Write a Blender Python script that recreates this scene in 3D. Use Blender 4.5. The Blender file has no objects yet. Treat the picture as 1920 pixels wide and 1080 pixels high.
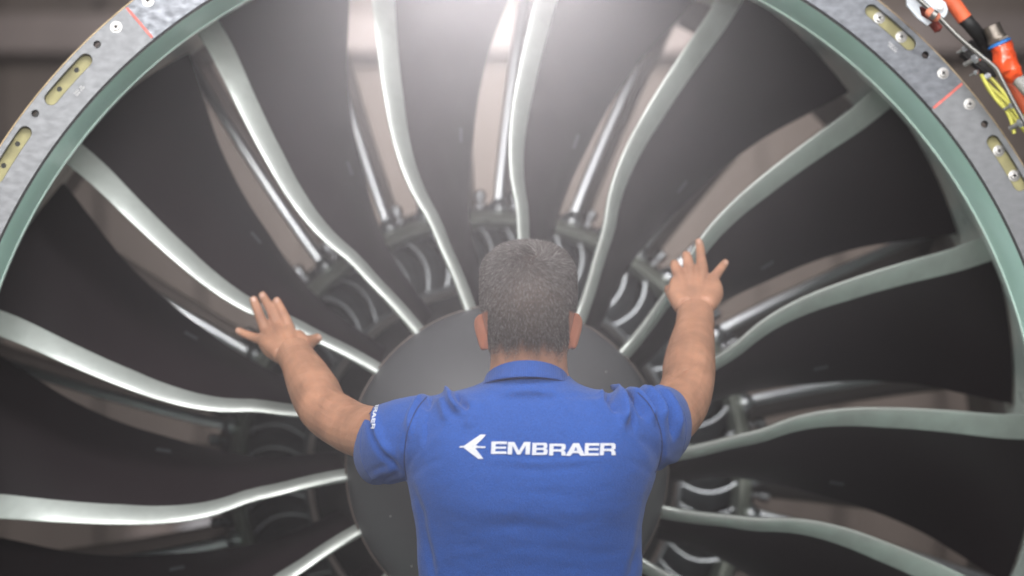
import bpy, bmesh, math, random
import numpy as np
from mathutils import Vector, Matrix, noise
from mathutils.bvhtree import BVHTree
from math import sin, cos, pi, radians
random.seed(4); rng = np.random.default_rng(4)
scene = bpy.context.scene
COL = scene.collection

# ------------------------------------------------------------------ camera, world, lamps, exposure
FPX, D0 = 4520.0, 4.1                     # focal length in photo pixels, metres to the front flange
cam_d = bpy.data.cameras.new("camera"); cam = bpy.data.objects.new("camera", cam_d); COL.objects.link(cam)
cam_d.sensor_width = 36; cam_d.lens = FPX / 1920 * 36
cam.location = (0, 0, 0); cam.rotation_euler = (pi / 2, 0, 0)
cam_d.clip_start = 0.05; cam_d.clip_end = 200
cam_d.dof.use_dof = True; cam_d.dof.focus_distance = 3.86; cam_d.dof.aperture_fstop = 1.7; cam_d.dof.aperture_blades = 9
scene.camera = cam
scene.render.engine = 'CYCLES'
scene.cycles.use_denoising = True
scene.cycles.max_bounces = 8; scene.cycles.volume_bounces = 0
scene.cycles.sample_clamp_indirect = 6
vs = scene.view_settings
scene.display_settings.display_device = 'sRGB'
vs.view_transform = 'Standard'; vs.look = 'None'; vs.exposure = 0.0; vs.gamma = 1.0

world = bpy.data.worlds.new("World"); scene.world = world; world.use_nodes = True
world.node_tree.nodes["Background"].inputs[0].default_value = (0.78, 0.80, 0.86, 1)
world.node_tree.nodes["Background"].inputs[1].default_value = 0.06

def area(name, loc, target, sx, sy, power, color=(1, 1, 1)):
    l = bpy.data.lights.new(name, 'AREA'); l.shape = 'RECTANGLE'; l.size = sx; l.size_y = sy
    l.energy = power; l.color = color
    o = bpy.data.objects.new(name, l); COL.objects.link(o)
    o.location = loc
    o.rotation_euler = (Vector(target) - Vector(loc)).to_track_quat('-Z', 'Y').to_euler()
    return o
area("softbox_lamp", (-2.6, 1.2, 2.0), (-0.1, 4.0, -0.2), 1.3, 1.8, 60, (1.0, 0.97, 0.94))
area("softbox_lamp", (2.7, 1.4, 1.8), (0.2, 4.0, -0.2), 1.3, 1.8, 36, (1.0, 0.98, 0.96))
area("front_fill_lamp", (-0.1, -0.6, 1.35), (0.05, 4.4, 0.0), 3.0, 0.7, 185, (1.0, 0.99, 0.98))  # fill light added so the vane noses shine through the blade gaps
# unseen overhead strip light, added wide to put highlights on the vanes
area("overhead_strip_lamp", (0.0, 1.9, 2.5), (0.0, 4.4, 0.0), 4.2, 0.6, 130, (0.99, 0.98, 1.0))
# narrow spotlight added far behind, lighting the haze into a pale top veil
def spot(name, loc, target, power, size, color, radius=0.12):
    l = bpy.data.lights.new(name, 'SPOT'); l.energy = power; l.spot_size = radians(size); l.spot_blend = 1.0; l.color = color; l.shadow_soft_size = radius
    o = bpy.data.objects.new(name, l); COL.objects.link(o); o.location = loc
    o.rotation_euler = (Vector(target) - Vector(loc)).to_track_quat('-Z', 'Y').to_euler()
spot("veil_spotlight", (-0.02, 9.0, 2.05), (-0.02, 2.0, 0.25), 11000, 2.15, (0.99, 0.96, 0.985))
area("wall_fill_lamp", (0.0, 9.2, 1.3), (0.0, 11.0, -0.3), 1.6, 0.4, 95, (1.0, 0.97, 0.95))  # unseen light added to brighten the wall behind the gaps

def px(x, y, Y):                          # photo pixel at a distance of Y metres -> point in the place
    return Vector(((x - 960) * Y / FPX, Y, (540 - y) * Y / FPX))

# ------------------------------------------------------------------ materials
def mat(name, color, rough=0.5, metal=0.0, noise_scale=None, noise_amt=0.15, bump=0.0, bump_scale=None,
        rough_var=0.0, coat=0.0, spec=0.5, stretch=(1, 1, 1), sss=0.0, sheen=0.0, detail=6.0, color2=None):
    m = bpy.data.materials.new(name); m.use_nodes = True
    nt = m.node_tree; b = nt.nodes["Principled BSDF"]
    b.inputs["Base Color"].default_value = (*color, 1); b.inputs["Roughness"].default_value = rough
    b.inputs["Metallic"].default_value = metal; b.inputs["Coat Weight"].default_value = coat
    b.inputs["Specular IOR Level"].default_value = spec
    if sss:
        b.inputs["Subsurface Weight"].default_value = sss
        b.inputs["Subsurface Radius"].default_value = (0.012, 0.004, 0.002)
        b.inputs["Subsurface Scale"].default_value = 1.0
    if sheen: b.inputs["Sheen Weight"].default_value = sheen
    if noise_scale:
        tc = nt.nodes.new("ShaderNodeTexCoord"); mp = nt.nodes.new("ShaderNodeMapping")
        mp.inputs["Scale"].default_value = stretch
        nz = nt.nodes.new("ShaderNodeTexNoise"); nz.inputs["Scale"].default_value = noise_scale
        nz.inputs["Detail"].default_value = detail
        nt.links.new(tc.outputs["Object"], mp.inputs[0]); nt.links.new(mp.outputs[0], nz.inputs["Vector"])
        mx = nt.nodes.new("ShaderNodeMix"); mx.data_type = 'RGBA'
        c2 = color2 or tuple(c * (1 - noise_amt) for c in color)
        c1 = color if color2 else tuple(min(1, c * (1 + noise_amt)) for c in color)
        mx.inputs[6].default_value = (*c1, 1); mx.inputs[7].default_value = (*c2, 1)
        rp = nt.nodes.new("ShaderNodeMapRange"); rp.inputs[1].default_value = 0.35; rp.inputs[2].default_value = 0.65
        nt.links.new(nz.outputs["Fac"], rp.inputs[0]); nt.links.new(rp.outputs[0], mx.inputs[0])
        nt.links.new(mx.outputs[2], b.inputs["Base Color"])
        if rough_var:
            rr = nt.nodes.new("ShaderNodeMapRange"); rr.inputs[1].default_value = 0.3; rr.inputs[2].default_value = 0.7
            rr.inputs[3].default_value = max(0.02, rough - rough_var); rr.inputs[4].default_value = min(1, rough + rough_var)
            nt.links.new(nz.outputs["Fac"], rr.inputs[0]); nt.links.new(rr.outputs[0], b.inputs["Roughness"])
        if bump:
            bp = nt.nodes.new("ShaderNodeBump"); bp.inputs["Strength"].default_value = bump; bp.inputs["Distance"].default_value = 0.002
            if bump_scale:
                n2 = nt.nodes.new("ShaderNodeTexNoise"); n2.inputs["Scale"].default_value = bump_scale; n2.inputs["Detail"].default_value = 3
                nt.links.new(mp.outputs[0], n2.inputs["Vector"]); nt.links.new(n2.outputs["Fac"], bp.inputs["Height"])
            else:
                nt.links.new(nz.outputs["Fac"], bp.inputs["Height"])
            nt.links.new(bp.outputs[0], b.inputs["Normal"])
    return m

M = {}
M['blade'] = mat("blade_graphite", (0.012, 0.0080, 0.0095), 0.44, 0.0, 3.0, 0.14, 0.05, 260, 0.06, spec=0.28)
M['sheath'] = mat("leading_edge_titanium", (0.53, 0.56, 0.53), 0.50, 0.88, 14, 0.10, 0.10, 120, 0.08, stretch=(1, 1, 1))
M['plate_text'] = mat("nameplate_grey", (0.10, 0.11, 0.12), 0.4, 0.3, 300, 0.3)
M['spinner'] = mat("spinner_paint", (0.062, 0.062, 0.066), 0.48, 0.0, 5, 0.10, 0.04, 300, 0.05)
M['hub'] = mat("hub_dark", (0.016, 0.014, 0.015), 0.5, 0.0, 8, 0.2)
M['tan'] = mat("tan_seal", (0.075, 0.055, 0.045), 0.6, 0.0, 20, 0.2)
M['chip'] = mat("paint_chip", (0.5, 0.48, 0.45), 0.6, 0.0, 50, 0.1)
M['flange'] = mat("flange_brushed_aluminium", (0.185, 0.19, 0.197), 0.52, 1.0, 60, 0.06, 0.04, 500, 0.05, detail=12, stretch=(1, 1, 1.8))
M['flange_dark'] = mat("flange_darker_aluminium", (0.135, 0.142, 0.155), 0.40, 1.0, 55, 0.22, 0.06, 420, 0.09, detail=12, stretch=(1, 1, 1.8))
M['olive'] = mat("chromate_primer", (0.29, 0.265, 0.12), 0.55, 0.0, 30, 0.18, 0.05, 200)
M['gold'] = mat("tan_edge", (0.48, 0.36, 0.20), 0.45, 0.3, 20, 0.2)
M['screw'] = mat("screw_steel", (0.52, 0.51, 0.49), 0.36, 0.9, 200, 0.15)
M['near_black'] = mat("near_black", (0.012, 0.01, 0.01), 0.6, 0.0, 60, 0.2)
M['red'] = mat("red_index_paint", (0.66, 0.13, 0.10), 0.5, 0.0, 160, 0.25)
M['engrave'] = mat("engraved_mark", (0.42, 0.42, 0.42), 0.6, 0.3, 300, 0.2)
M['black'] = mat("matte_black", (0.010, 0.010, 0.010), 0.55, 0.0, 60, 0.2)
M['teal'] = mat("teal_primer", (0.62, 0.96, 0.83), 0.42, 0.0, 7, 0.08, 0.05, 90, 0.06, coat=0.1)
M['liner'] = mat("pale_green_liner", (0.70, 0.86, 0.79), 0.32, 0.0, 9, 0.12, 0.05, 90, 0.06, coat=0.2)
M['duct'] = mat("duct_grey", (0.15, 0.155, 0.15), 0.5, 0.0, 8, 0.15)
M['vane'] = mat("guide_vane_dark", (0.055, 0.048, 0.052), 0.32, 0.3, 9, 0.15)
M['polish'] = mat("polished_aluminium", (0.92, 0.94, 0.99), 0.34, 1.0, 9, 0.05)
M['olive_edge'] = mat("olive_edge", (0.22, 0.23, 0.14), 0.5, 0.2, 20, 0.15)
M['splitter'] = mat("splitter_grey_green", (0.62, 0.66, 0.57), 0.40, 0.5, 15, 0.12)
M['core_vane'] = mat("core_vane_grey", (0.55, 0.58, 0.60), 0.36, 0.6, 20, 0.15)
M['orange'] = mat("orange_sleeve", (0.74, 0.085, 0.022), 0.26, 0.0, 18, 0.18, 0.12, 60, 0.06, coat=0.5)
M['orange_matte'] = mat("orange_matte", (0.70, 0.13, 0.05), 0.5, 0.0, 18, 0.15, 0.05, 200)
M['tube'] = mat("steel_tube", (0.36, 0.355, 0.335), 0.3, 0.9, 30, 0.08)
M['bracket'] = mat("bracket_pale", (0.58, 0.62, 0.66), 0.45, 0.2, 25, 0.1)
M['nickel'] = mat("connector_nickel", (0.33, 0.29, 0.25), 0.32, 0.9, 40, 0.2)
M['blue_ring'] = mat("blue_ring", (0.03, 0.17, 0.50), 0.4, 0.0, 40, 0.15)
M['yellow'] = mat("yellow_wire", (0.62, 0.60, 0.12), 0.45, 0.0, 30, 0.15)
M['braid'] = mat("grey_braid", (0.40, 0.40, 0.38), 0.6, 0.2, 700, 0.6, 0.4, 700)
M['pink'] = mat("pink_clamp", (0.66, 0.22, 0.13), 0.5, 0.0, 30, 0.12)
M['wall'] = mat("hangar_wall", (0.138, 0.112, 0.098), 0.75, 0.0, 0.9, 0.28, 0.0, None, stretch=(1, 1, 0.08))
M['beam'] = mat("hangar_beam", (0.20, 0.165, 0.155), 0.6, 0.0, 2, 0.15)
M['floor'] = mat("hangar_floor", (0.20, 0.19, 0.18), 0.5, 0.0, 1.5, 0.2)
M['crate'] = mat("pale_crate", (0.55, 0.55, 0.58), 0.5, 0.0, 6, 0.2)
M['shirt_seam'] = mat("seam_blue", (0.010, 0.022, 0.10), 0.9, 0.0, 300, 0.2)
M['thread'] = mat("white_thread", (0.60, 0.62, 0.68), 0.6, 0.0, 500, 0.12, 0.5, 900, stretch=(0.3, 1, 3.0))
M['trousers'] = mat("dark_trousers", (0.02, 0.022, 0.03), 0.8, 0.0, 90, 0.2)
M['nail'] = mat("nail", (0.46, 0.27, 0.20), 0.28, 0.0, 90, 0.08, coat=0.3)

def fabric(name, color, ribs=False):
    m = mat(name, color, 0.82, 0.0, 520, 0.16, sheen=0.12, spec=0.2, detail=3)
    nt = m.node_tree; b = nt.nodes["Principled BSDF"]
    tc = nt.nodes.new("ShaderNodeTexCoord")
    bp = nt.nodes.new("ShaderNodeBump"); bp.inputs["Strength"].default_value = 0.5; bp.inputs["Distance"].default_value = 0.0012
    if ribs:
        w = nt.nodes.new("ShaderNodeTexWave"); w.wave_type = 'BANDS'; w.bands_direction = 'X'
        w.inputs["Scale"].default_value = 110; w.inputs["Distortion"].default_value = 0.6
        nt.links.new(tc.outputs["Object"], w.inputs["Vector"]); nt.links.new(w.outputs["Fac"], bp.inputs["Height"])
    else:
        v = nt.nodes.new("ShaderNodeTexVoronoi"); v.inputs["Scale"].default_value = 620
        n = nt.nodes.new("ShaderNodeTexNoise"); n.inputs["Scale"].default_value = 240; n.inputs["Detail"].default_value = 4
        ad = nt.nodes.new("ShaderNodeMath"); ad.operation = 'ADD'
        nt.links.new(tc.outputs["Object"], v.inputs["Vector"]); nt.links.new(tc.outputs["Object"], n.inputs["Vector"])
        nt.links.new(v.outputs["Distance"], ad.inputs[0]); nt.links.new(n.outputs["Fac"], ad.inputs[1])
        nt.links.new(ad.outputs[0], bp.inputs["Height"])
    nt.links.new(bp.outputs[0], b.inputs["Normal"])
    return m
M['shirt'] = fabric("royal_blue_pique", (0.019, 0.073, 0.295))
M['collar'] = fabric("royal_blue_rib", (0.017, 0.066, 0.27), True)

def skin_material():
    m = mat("skin", (0.375, 0.190, 0.118), 0.50, 0.0, 20, 0.19, 0.30, 300, 0.08, sss=0.14, spec=0.38)
    nt = m.node_tree; b = nt.nodes["Principled BSDF"]
    src = b.inputs["Base Color"].links[0].from_socket
    at = nt.nodes.new("ShaderNodeAttribute"); at.attribute_name = "tone"       # 1 scalp stubble, 0 plain skin (r); redder ears (g); darker knuckles (b)
    sep = nt.nodes.new("ShaderNodeSeparateColor"); nt.links.new(at.outputs["Color"], sep.inputs[0])
    cur = src
    for ch, c in ((0, (0.060, 0.045, 0.040)), (1, (0.46, 0.13, 0.075)), (2, (0.20, 0.095, 0.062))):
        mx = nt.nodes.new("ShaderNodeMix"); mx.data_type = 'RGBA'
        nt.links.new(sep.outputs[ch], mx.inputs[0]); nt.links.new(cur, mx.inputs[6]); mx.inputs[7].default_value = (*c, 1)
        cur = mx.outputs[2]
    nt.links.new(cur, b.inputs["Base Color"])
    return m
M['skin'] = skin_material()
def hair_material():
    m = bpy.data.materials.new("hair_strands"); m.use_nodes = True
    nt = m.node_tree; b = nt.nodes["Principled BSDF"]
    inf = nt.nodes.new("ShaderNodeHairInfo"); cr = nt.nodes.new("ShaderNodeValToRGB")
    e = cr.color_ramp.elements
    e[0].position = 0.0; e[0].color = (0.022, 0.016, 0.014, 1); e[1].position = 0.62; e[1].color = (0.060, 0.044, 0.038, 1)
    x = cr.color_ramp.elements.new(0.80); x.color = (0.15, 0.125, 0.112, 1)
    x = cr.color_ramp.elements.new(1.0); x.color = (0.42, 0.40, 0.39, 1)
    nt.links.new(inf.outputs["Random"], cr.inputs[0]); nt.links.new(cr.outputs[0], b.inputs["Base Color"])
    b.inputs["Roughness"].default_value = 0.42
    return m
M['hair'] = hair_material()

# ------------------------------------------------------------------ helpers
def link(name, mesh, m=None, parent=None, smooth=True):
    o = bpy.data.objects.new(name, mesh); COL.objects.link(o)
    if m is not None and not mesh.materials: mesh.materials.append(m)
    if smooth and hasattr(mesh, 'polygons') and len(mesh.polygons):
        mesh.polygons.foreach_set('use_smooth', [True] * len(mesh.polygons))
    if parent is not None: o.parent = parent
    return o
def tag(o, label=None, cat=None, group=None, kind=None):
    if label: o['label'] = label
    if cat: o['category'] = cat
    if group: o['group'] = group
    if kind: o['kind'] = kind
    return o
def empty(name, matrix, label, cat, group=None):
    o = bpy.data.objects.new(name, None); o.empty_display_size = 0.1; COL.objects.link(o); o.matrix_world = matrix
    return tag(o, label, cat, group)
def mesh_from(name, v, f):
    me = bpy.data.meshes.new(name); me.from_pydata([tuple(p) for p in v], [], f); me.update(); return me
def bm_mesh(name, bm, sharp=40):
    bmesh.ops.recalc_face_normals(bm, faces=bm.faces)
    me = bpy.data.meshes.new(name); bm.to_mesh(me); bm.free()
    me.polygons.foreach_set('use_smooth', [True] * len(me.polygons))
    me.set_sharp_from_angle(angle=radians(sharp))
    return me
def tube_bm(bm, pts, rad, seg=10, cap=True, flat=None):
    """swept tube through pts (Vectors), radii list; flat = (axis, factor) squashes the section along that direction"""
    pts = [Vector(p) for p in pts]; n = len(pts)
    if not hasattr(rad, '__len__'): rad = [rad] * n
    rings = []; up = Vector((0.13, 0.21, 0.97)).normalized(); a = None
    for i, p in enumerate(pts):
        t = (pts[min(i + 1, n - 1)] - pts[max(i - 1, 0)]).normalized()
        a = (up if a is None else a); a = (a - t * a.dot(t)).normalized(); b = t.cross(a)
        ring = []
        for k in range(seg):
            d = a * cos(2 * pi * k / seg) + b * sin(2 * pi * k / seg)
            if flat is not None: d = d - flat[0] * (d.dot(flat[0]) * (1 - flat[1]))
            ring.append(bm.verts.new(p + d * rad[i]))
        rings.append(ring)
    for r0, r1 in zip(rings, rings[1:]):
        for k in range(seg): bm.faces.new((r0[k], r0[(k + 1) % seg], r1[(k + 1) % seg], r1[k]))
    if cap:
        for ring, p, s in ((rings[0], pts[0], -1), (rings[-1], pts[-1], 1)):
            c = bm.verts.new(p + (pts[0] - pts[1] if s < 0 else pts[-1] - pts[-2]).normalized() * (rad[0] if s < 0 else rad[-1]) * 0.45)
            for k in range(seg): bm.faces.new((ring[k], ring[(k + 1) % seg], c))
def catmull(P, n=6, closed=False):
    P = [np.array(p, float) for p in P]; out = []
    m = len(P)
    for i in range(m - 1):
        p0, p1, p2, p3 = P[max(i - 1, 0)], P[i], P[i + 1], P[min(i + 2, m - 1)]
        for k in range(n):
            t = k / n
            out.append(0.5 * (2 * p1 + (p2 - p0) * t + (2 * p0 - 5 * p1 + 4 * p2 - p3) * t * t + (3 * p1 - p0 - 3 * p2 + p3) * t ** 3))
    out.append(P[-1]); return out
def revolve(name, prof, seg=160, m=None, parent=None, a0=0, a1=360, sharp=35, closed=False):
    """profile of (r, y) turned about the engine's long axis (local y)"""
    full = abs(a1 - a0) >= 359.9
    bm = bmesh.new(); rings = []
    n = seg if full else seg + 1
    for k in range(n):
        a = radians(a0 + (a1 - a0) * k / seg)
        rings.append([bm.verts.new((r * cos(a), y, r * sin(a))) for r, y in prof])
    L = len(prof)
    for k in range(seg):
        A = rings[k]; B = rings[(k + 1) % n]
        for i in range(L if closed else L - 1):
            j = (i + 1) % L
            bm.faces.new((A[i], A[j], B[j], B[i]))
    bmesh.ops.remove_doubles(bm, verts=bm.verts, dist=1e-6)
    if closed and not full:
        for R in (rings[0], rings[-1]):
            try: bm.faces.new(R)
            except Exception: pass
    me = bm_mesh(name, bm, sharp)
    return link(name, me, m, parent, False)
def evaluated(o):
    bpy.context.view_layer.update()
    dg = bpy.context.evaluated_depsgraph_get()
    return bpy.data.meshes.new_from_object(o.evaluated_get(dg))
def curve_plate(name, loops, depth, bevel=0.0, res=1):
    """flat plate from closed 2-D loops (outer first, then holes) with bevelled rims"""
    cu = bpy.data.curves.new(name, 'CURVE'); cu.dimensions = '2D'; cu.fill_mode = 'BOTH'
    cu.extrude = depth / 2; cu.bevel_depth = bevel; cu.bevel_resolution = res
    for lp in loops:
        s = cu.splines.new('POLY'); s.points.add(len(lp) - 1)
        for p, q in zip(s.points, lp): p.co = (q[0], q[1], 0, 1)
        s.use_cyclic_u = True
    o = bpy.data.objects.new(name, cu); COL.objects.link(o)
    me = evaluated(o); bpy.data.objects.remove(o); bpy.data.curves.remove(cu); me.materials.clear()
    return me
def copy_to(src, name, parent, mw=None):
    c = src.copy(); c.name = name; COL.objects.link(c); c.parent = parent
    if mw is not None: c.matrix_local = mw
    return c
def RY(deg): return Matrix.Rotation(-radians(deg), 4, 'Y')       # turns local x towards z: counter-clockwise as seen from the front
def smoothstep(a, b, x):
    t = np.clip((x - a) / (b - a), 0, 1); return t * t * (3 - 2 * t)

# ================================================================== THE PLACE BEHIND
wall_y = 11.0
def box_mesh(name, lo, hi, bev=0.0):
    bm = bmesh.new(); bmesh.ops.create_cube(bm, size=1)
    for v in bm.verts: v.co = Vector([(lo[i] + hi[i]) / 2 + v.co[i] * (hi[i] - lo[i]) for i in range(3)])
    if bev: bmesh.ops.bevel(bm, geom=bm.edges[:], offset=bev, segments=2, affect='EDGES')
    return bm_mesh(name, bm)
FLOOR = -1.66
tag(link("floor", box_mesh("floor", (-9, -0.5, FLOOR - 0.2), (9, wall_y, FLOOR)), M['floor'], None, False), kind='structure')
wall = tag(link("wall", box_mesh("wall", (-9, wall_y, FLOOR), (9, wall_y + 0.2, 5.0)), M['wall'], None, False), kind='structure')
xw = -5.0; i = 0
while xw < 5.0:                                                   # upright cladding panels of uneven width
    w_ = random.choice([0.22, 0.34, 0.46, 0.6]); d_ = random.choice([0.03, 0.06, 0.10])
    link("cladding_panel", box_mesh("cladding_panel", (xw, wall_y - d_, FLOOR), (xw + w_ - 0.03, wall_y - 0.002, 4.2), 0.008), M['wall'], wall, False)
    xw += w_ + random.choice([0.0, 0.12]); i += 1
zb = (540 - 66) * (wall_y - 0.2) / FPX
link("beam", box_mesh("beam", (-7, wall_y - 0.30, zb - 0.085), (7, wall_y - 0.105, zb + 0.085), 0.01), M['beam'], wall, False)

# ================================================================== THE ENGINE
axis = Vector((-0.041, 0.75, -0.067)).normalized()
xax = Vector((1, 0, 0)); xax = (xax - axis * xax.dot(axis)).normalized(); zax = xax.cross(axis)
O = px(964, 869, D0)
ENG = Matrix((( xax.x, axis.x, zax.x, O.x), (xax.y, axis.y, zax.y, O.y), (xax.z, axis.z, zax.z, O.z), (0, 0, 0, 1)))
K = D0 / 4.0
def rp(p, y): return p * (D0 + y) / FPX                          # photo radius at depth y behind the flange -> metres

case = empty("engine_case", ENG, "round engine fan case with bare metal front ring and green lining", "engine case")
R_IN, R_OUT = rp(1051, 0), rp(1131, 0)

def ring_loop(r, a0, a1, n): return [(r * cos(radians(a0 + (a1 - a0) * k / n)), r * sin(radians(a0 + (a1 - a0) * k / n))) for k in range(n + 1)]
def circ_loop(r, ang, rad, n=20):
    c = (r * cos(radians(ang)), r * sin(radians(ang)))
    return [(c[0] + rad * cos(2 * pi * k / n), c[1] + rad * sin(2 * pi * k / n)) for k in range(n)]
def slot_loop(r, a0, a1, hw, n=14):
    da = math.degrees(hw / r)
    out = ring_loop(r + hw, a0 + da, a1 - da, n)
    c = (r * cos(radians(a1 - da)), r * sin(radians(a1 - da)))
    out += [(c[0] + hw * cos(radians(a1 + 180 * k / 8)), c[1] + hw * sin(radians(a1 + 180 * k / 8))) for k in range(1, 8)]
    out += ring_loop(r - hw, a1 - da, a0 + da, n)
    c = (r * cos(radians(a0 + da)), r * sin(radians(a0 + da)))
    out += [(c[0] + hw * cos(radians(a0 + 180 + 180 * k / 8)), c[1] + hw * sin(radians(a0 + 180 + 180 * k / 8))) for k in range(1, 8)]
    return out
R_H, R_S = rp(1114, 0), rp(1108, 0)                               # bolt circle and slot circle
HW = rp(13.5, 0)
lines = [40.2, 130.5, 220.4, 310.3]
TO_XZ = Matrix(((1, 0, 0, 0), (0, 0, -1, 0), (0, 1, 0, 0), (0, 0, 0, 1)))     # plate plane xy -> engine plane xz, thickness along y
def place_plate(name, me, y, m, parent):
    me.transform(TO_XZ); me.transform(Matrix.Translation((0, y, 0)))
    return link(name, me, m, parent, False)
plates, slots, screws, holes = [], [], [], []
for s in range(4):
    a0 = lines[s]; a1 = a0 + 90.0 + (0.1 if s else 0.3)
    if s == 3: a1 = 400.2
    loops_h = []
    for side, base in ((1, a0), (-1, a1)):
        screws.append(base + side * 2.0)
        for c0 in (5.7, 14.9, 24.1, 33.3):
            if side == -1 and c0 > 30: continue
            st = (base + side * c0, base + side * (c0 + 6.4)); st = (min(st), max(st))
            slots.append((*st, 'screw' if (st[0] < 100 and st[0] > -80) or st[0] > 300 else 'hole'))
            loops_h.append(slot_loop(R_S, st[0], st[1], HW))
        for c in (4.5, 13.5, 22.7, 31.9):
            if side == -1 and c > 30: continue
            holes.append(base + side * c); loops_h.append(circ_loop(R_H, base + side * c, rp(7.8, 0)))
    eps = 0.06
    outer = ring_loop(R_OUT, a0 + eps, a1 - eps, 90) + ring_loop(R_IN, a1 - eps, a0 + eps, 90)
    me = curve_plate("flange_plate", [outer] + loops_h, 0.009, 0.0012, 2)
    pl = place_plate("flange_plate", me, 0.005, M['flange_dark'] if s == 0 else M['flange'], case)  # top plate gets the darker aluminium
    if s == 0: pl['label'] = "darker plate at the top of the ring"
    plates.append(pl)
for a in lines:                                                   # red index lines painted across the ring
    bm = bmesh.new()
    h = 0.0022
    for (r, t) in ((R_IN + 0.003, -h), (R_OUT - 0.002, -h), (R_OUT - 0.002, h), (R_IN + 0.003, h)): bm.verts.new((r, -0.0013, t))
    bm.faces.new(bm.verts)
    r_ = bmesh.ops.extrude_face_region(bm, geom=bm.faces[:])
    for v in [g for g in r_['geom'] if isinstance(g, bmesh.types.BMVert)]: v.co.y += 0.0012
    me = bm_mesh("index_line", bm); o = link("index_line", me, M['red'], case, False); o.matrix_local = RY(a)
# slot floors in yellow-green primer
for (s0, s1, kind_) in slots:
    da = (s0 + s1) / 2
    me = curve_plate("slot_floor", [slot_loop(R_S, s0 - da, s1 - da, HW + 0.003)] + ([circ_loop(R_H - 0.0035, q - da, rp(5.2, 0), 14) for q in (s0 + 1.95, s1 - 1.95)] if kind_ == 'hole' else []), 0.003)
    o = place_plate("slot_floor", me, 0.0125, M['olive'], case); o.matrix_local = RY(da)
# screws: washer, domed head, recess drawn as dark cross bars for its shade
def screw_mesh(r=0.0078, cross=True):
    bm = bmesh.new(); seg = 20
    prof = [(r * 1.28, 0.0), (r * 1.28, -0.0012), (r * 0.98, -0.0014), (r * 0.96, -0.003), (r * 0.75, -0.0042), (r * 0.36, -0.0044), (r * 0.30, -0.0022), (0.0, -0.0022)]
    rings = [[bm.verts.new((q * cos(2 * pi * k / seg), y, q * sin(2 * pi * k / seg))) for k in range(seg)] for q, y in prof[:-1]]
    for A, B in zip(rings, rings[1:]):
        for k in range(seg): bm.faces.new((A[k], A[(k + 1) % seg], B[(k + 1) % seg], B[k]))
    c = bm.verts.new((0, prof[-1][1], 0))
    for k in range(seg): bm.faces.new((rings[-1][k], rings[-1][(k + 1) % seg], c))
    return bm_mesh("screw", bm, 30)
def cross_mesh(r):
    bm = bmesh.new()
    for a in (0.5, 0.5 + pi / 2):
        m_ = Matrix.Rotation(a, 4, 'Y') @ Matrix.Diagonal((r * 1.0, 0.0008, r * 0.30, 1))
        bmesh.ops.create_cube(bm, size=1, matrix=Matrix.Translation((0, -0.0046, 0)) @ m_)
    return bm_mesh("recess_shade", bm)
SM, CM = screw_mesh(), cross_mesh(0.0078)
SM.materials.append(M['screw']); CM.materials.append(M['near_black'])
def put_screw(ang, r, y):
    m_ = Matrix.Translation((r * cos(radians(ang)), y, r * sin(radians(ang))))
    o = link("screw", SM, None, case, False); o.matrix_local = m_ @ Matrix.Rotation(random.random() * 3, 4, 'Y')
    c = link("recess_shade", CM, None, o, False)
for a in screws: put_screw(a, R_H, -0.0008)
for (s0, s1, kind_) in slots:
    if kind_ == 'screw':
        for q in (s0 + 1.75, s1 - 1.75): put_screw(q, R_H - 0.0035, 0.0105)
# bushes in the bolt holes (short tubes with a pale rim)
BU = bmesh.new()
for r_, y0, y1 in ((0.0080, 0.000, 0.016),):
    seg = 18; q = []
    for (rr, yy) in ((r_, y1), (r_, y0), (r_ - 0.0012, y0 - 0.0006), (r_ - 0.0016, y1)):
        q.append([BU.verts.new((rr * cos(2 * pi * k / seg), yy, rr * sin(2 * pi * k / seg))) for k in range(seg)])
    for A, B in zip(q, q[1:]):
        for k in range(seg): BU.faces.new((A[k], A[(k + 1) % seg], B[(k + 1) % seg], B[k]))
BM = bm_mesh("bush", BU, 30); BM.materials.append(M['screw'])
for a in holes:
    o = link("bush", BM, None, case, False); o.matrix_local = Matrix.Translation((R_H * cos(radians(a)), 0, R_H * sin(radians(a))))
# faint engraved part marks
def stroke_box(bm, x0, y0, x1, y1): bmesh.ops.create_cube(bm, size=1, matrix=Matrix.Translation(((x0 + x1) / 2, -0.0010, (y0 + y1) / 2)) @ Matrix.Diagonal((x1 - x0, 0.0006, y1 - y0, 1)))
for ang, rr in ((139.5, rp(1077, 0)), (47.6, rp(1080, 0))):
    bm = bmesh.new()
    for row in range(2):
        xx = -0.010
        while xx < 0.010:
            w_ = random.uniform(0.0008, 0.0022)
            if random.random() < 0.8: stroke_box(bm, row * 0.0045 - 0.0035, xx, row * 0.0045, xx + w_)
            xx += w_ + 0.0007
    o = link("engraved_mark", bm_mesh("engraved_mark", bm), M['engrave'], case, False); o.matrix_local = RY(ang) @ Matrix.Translation((rr, 0, 0))
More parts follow.
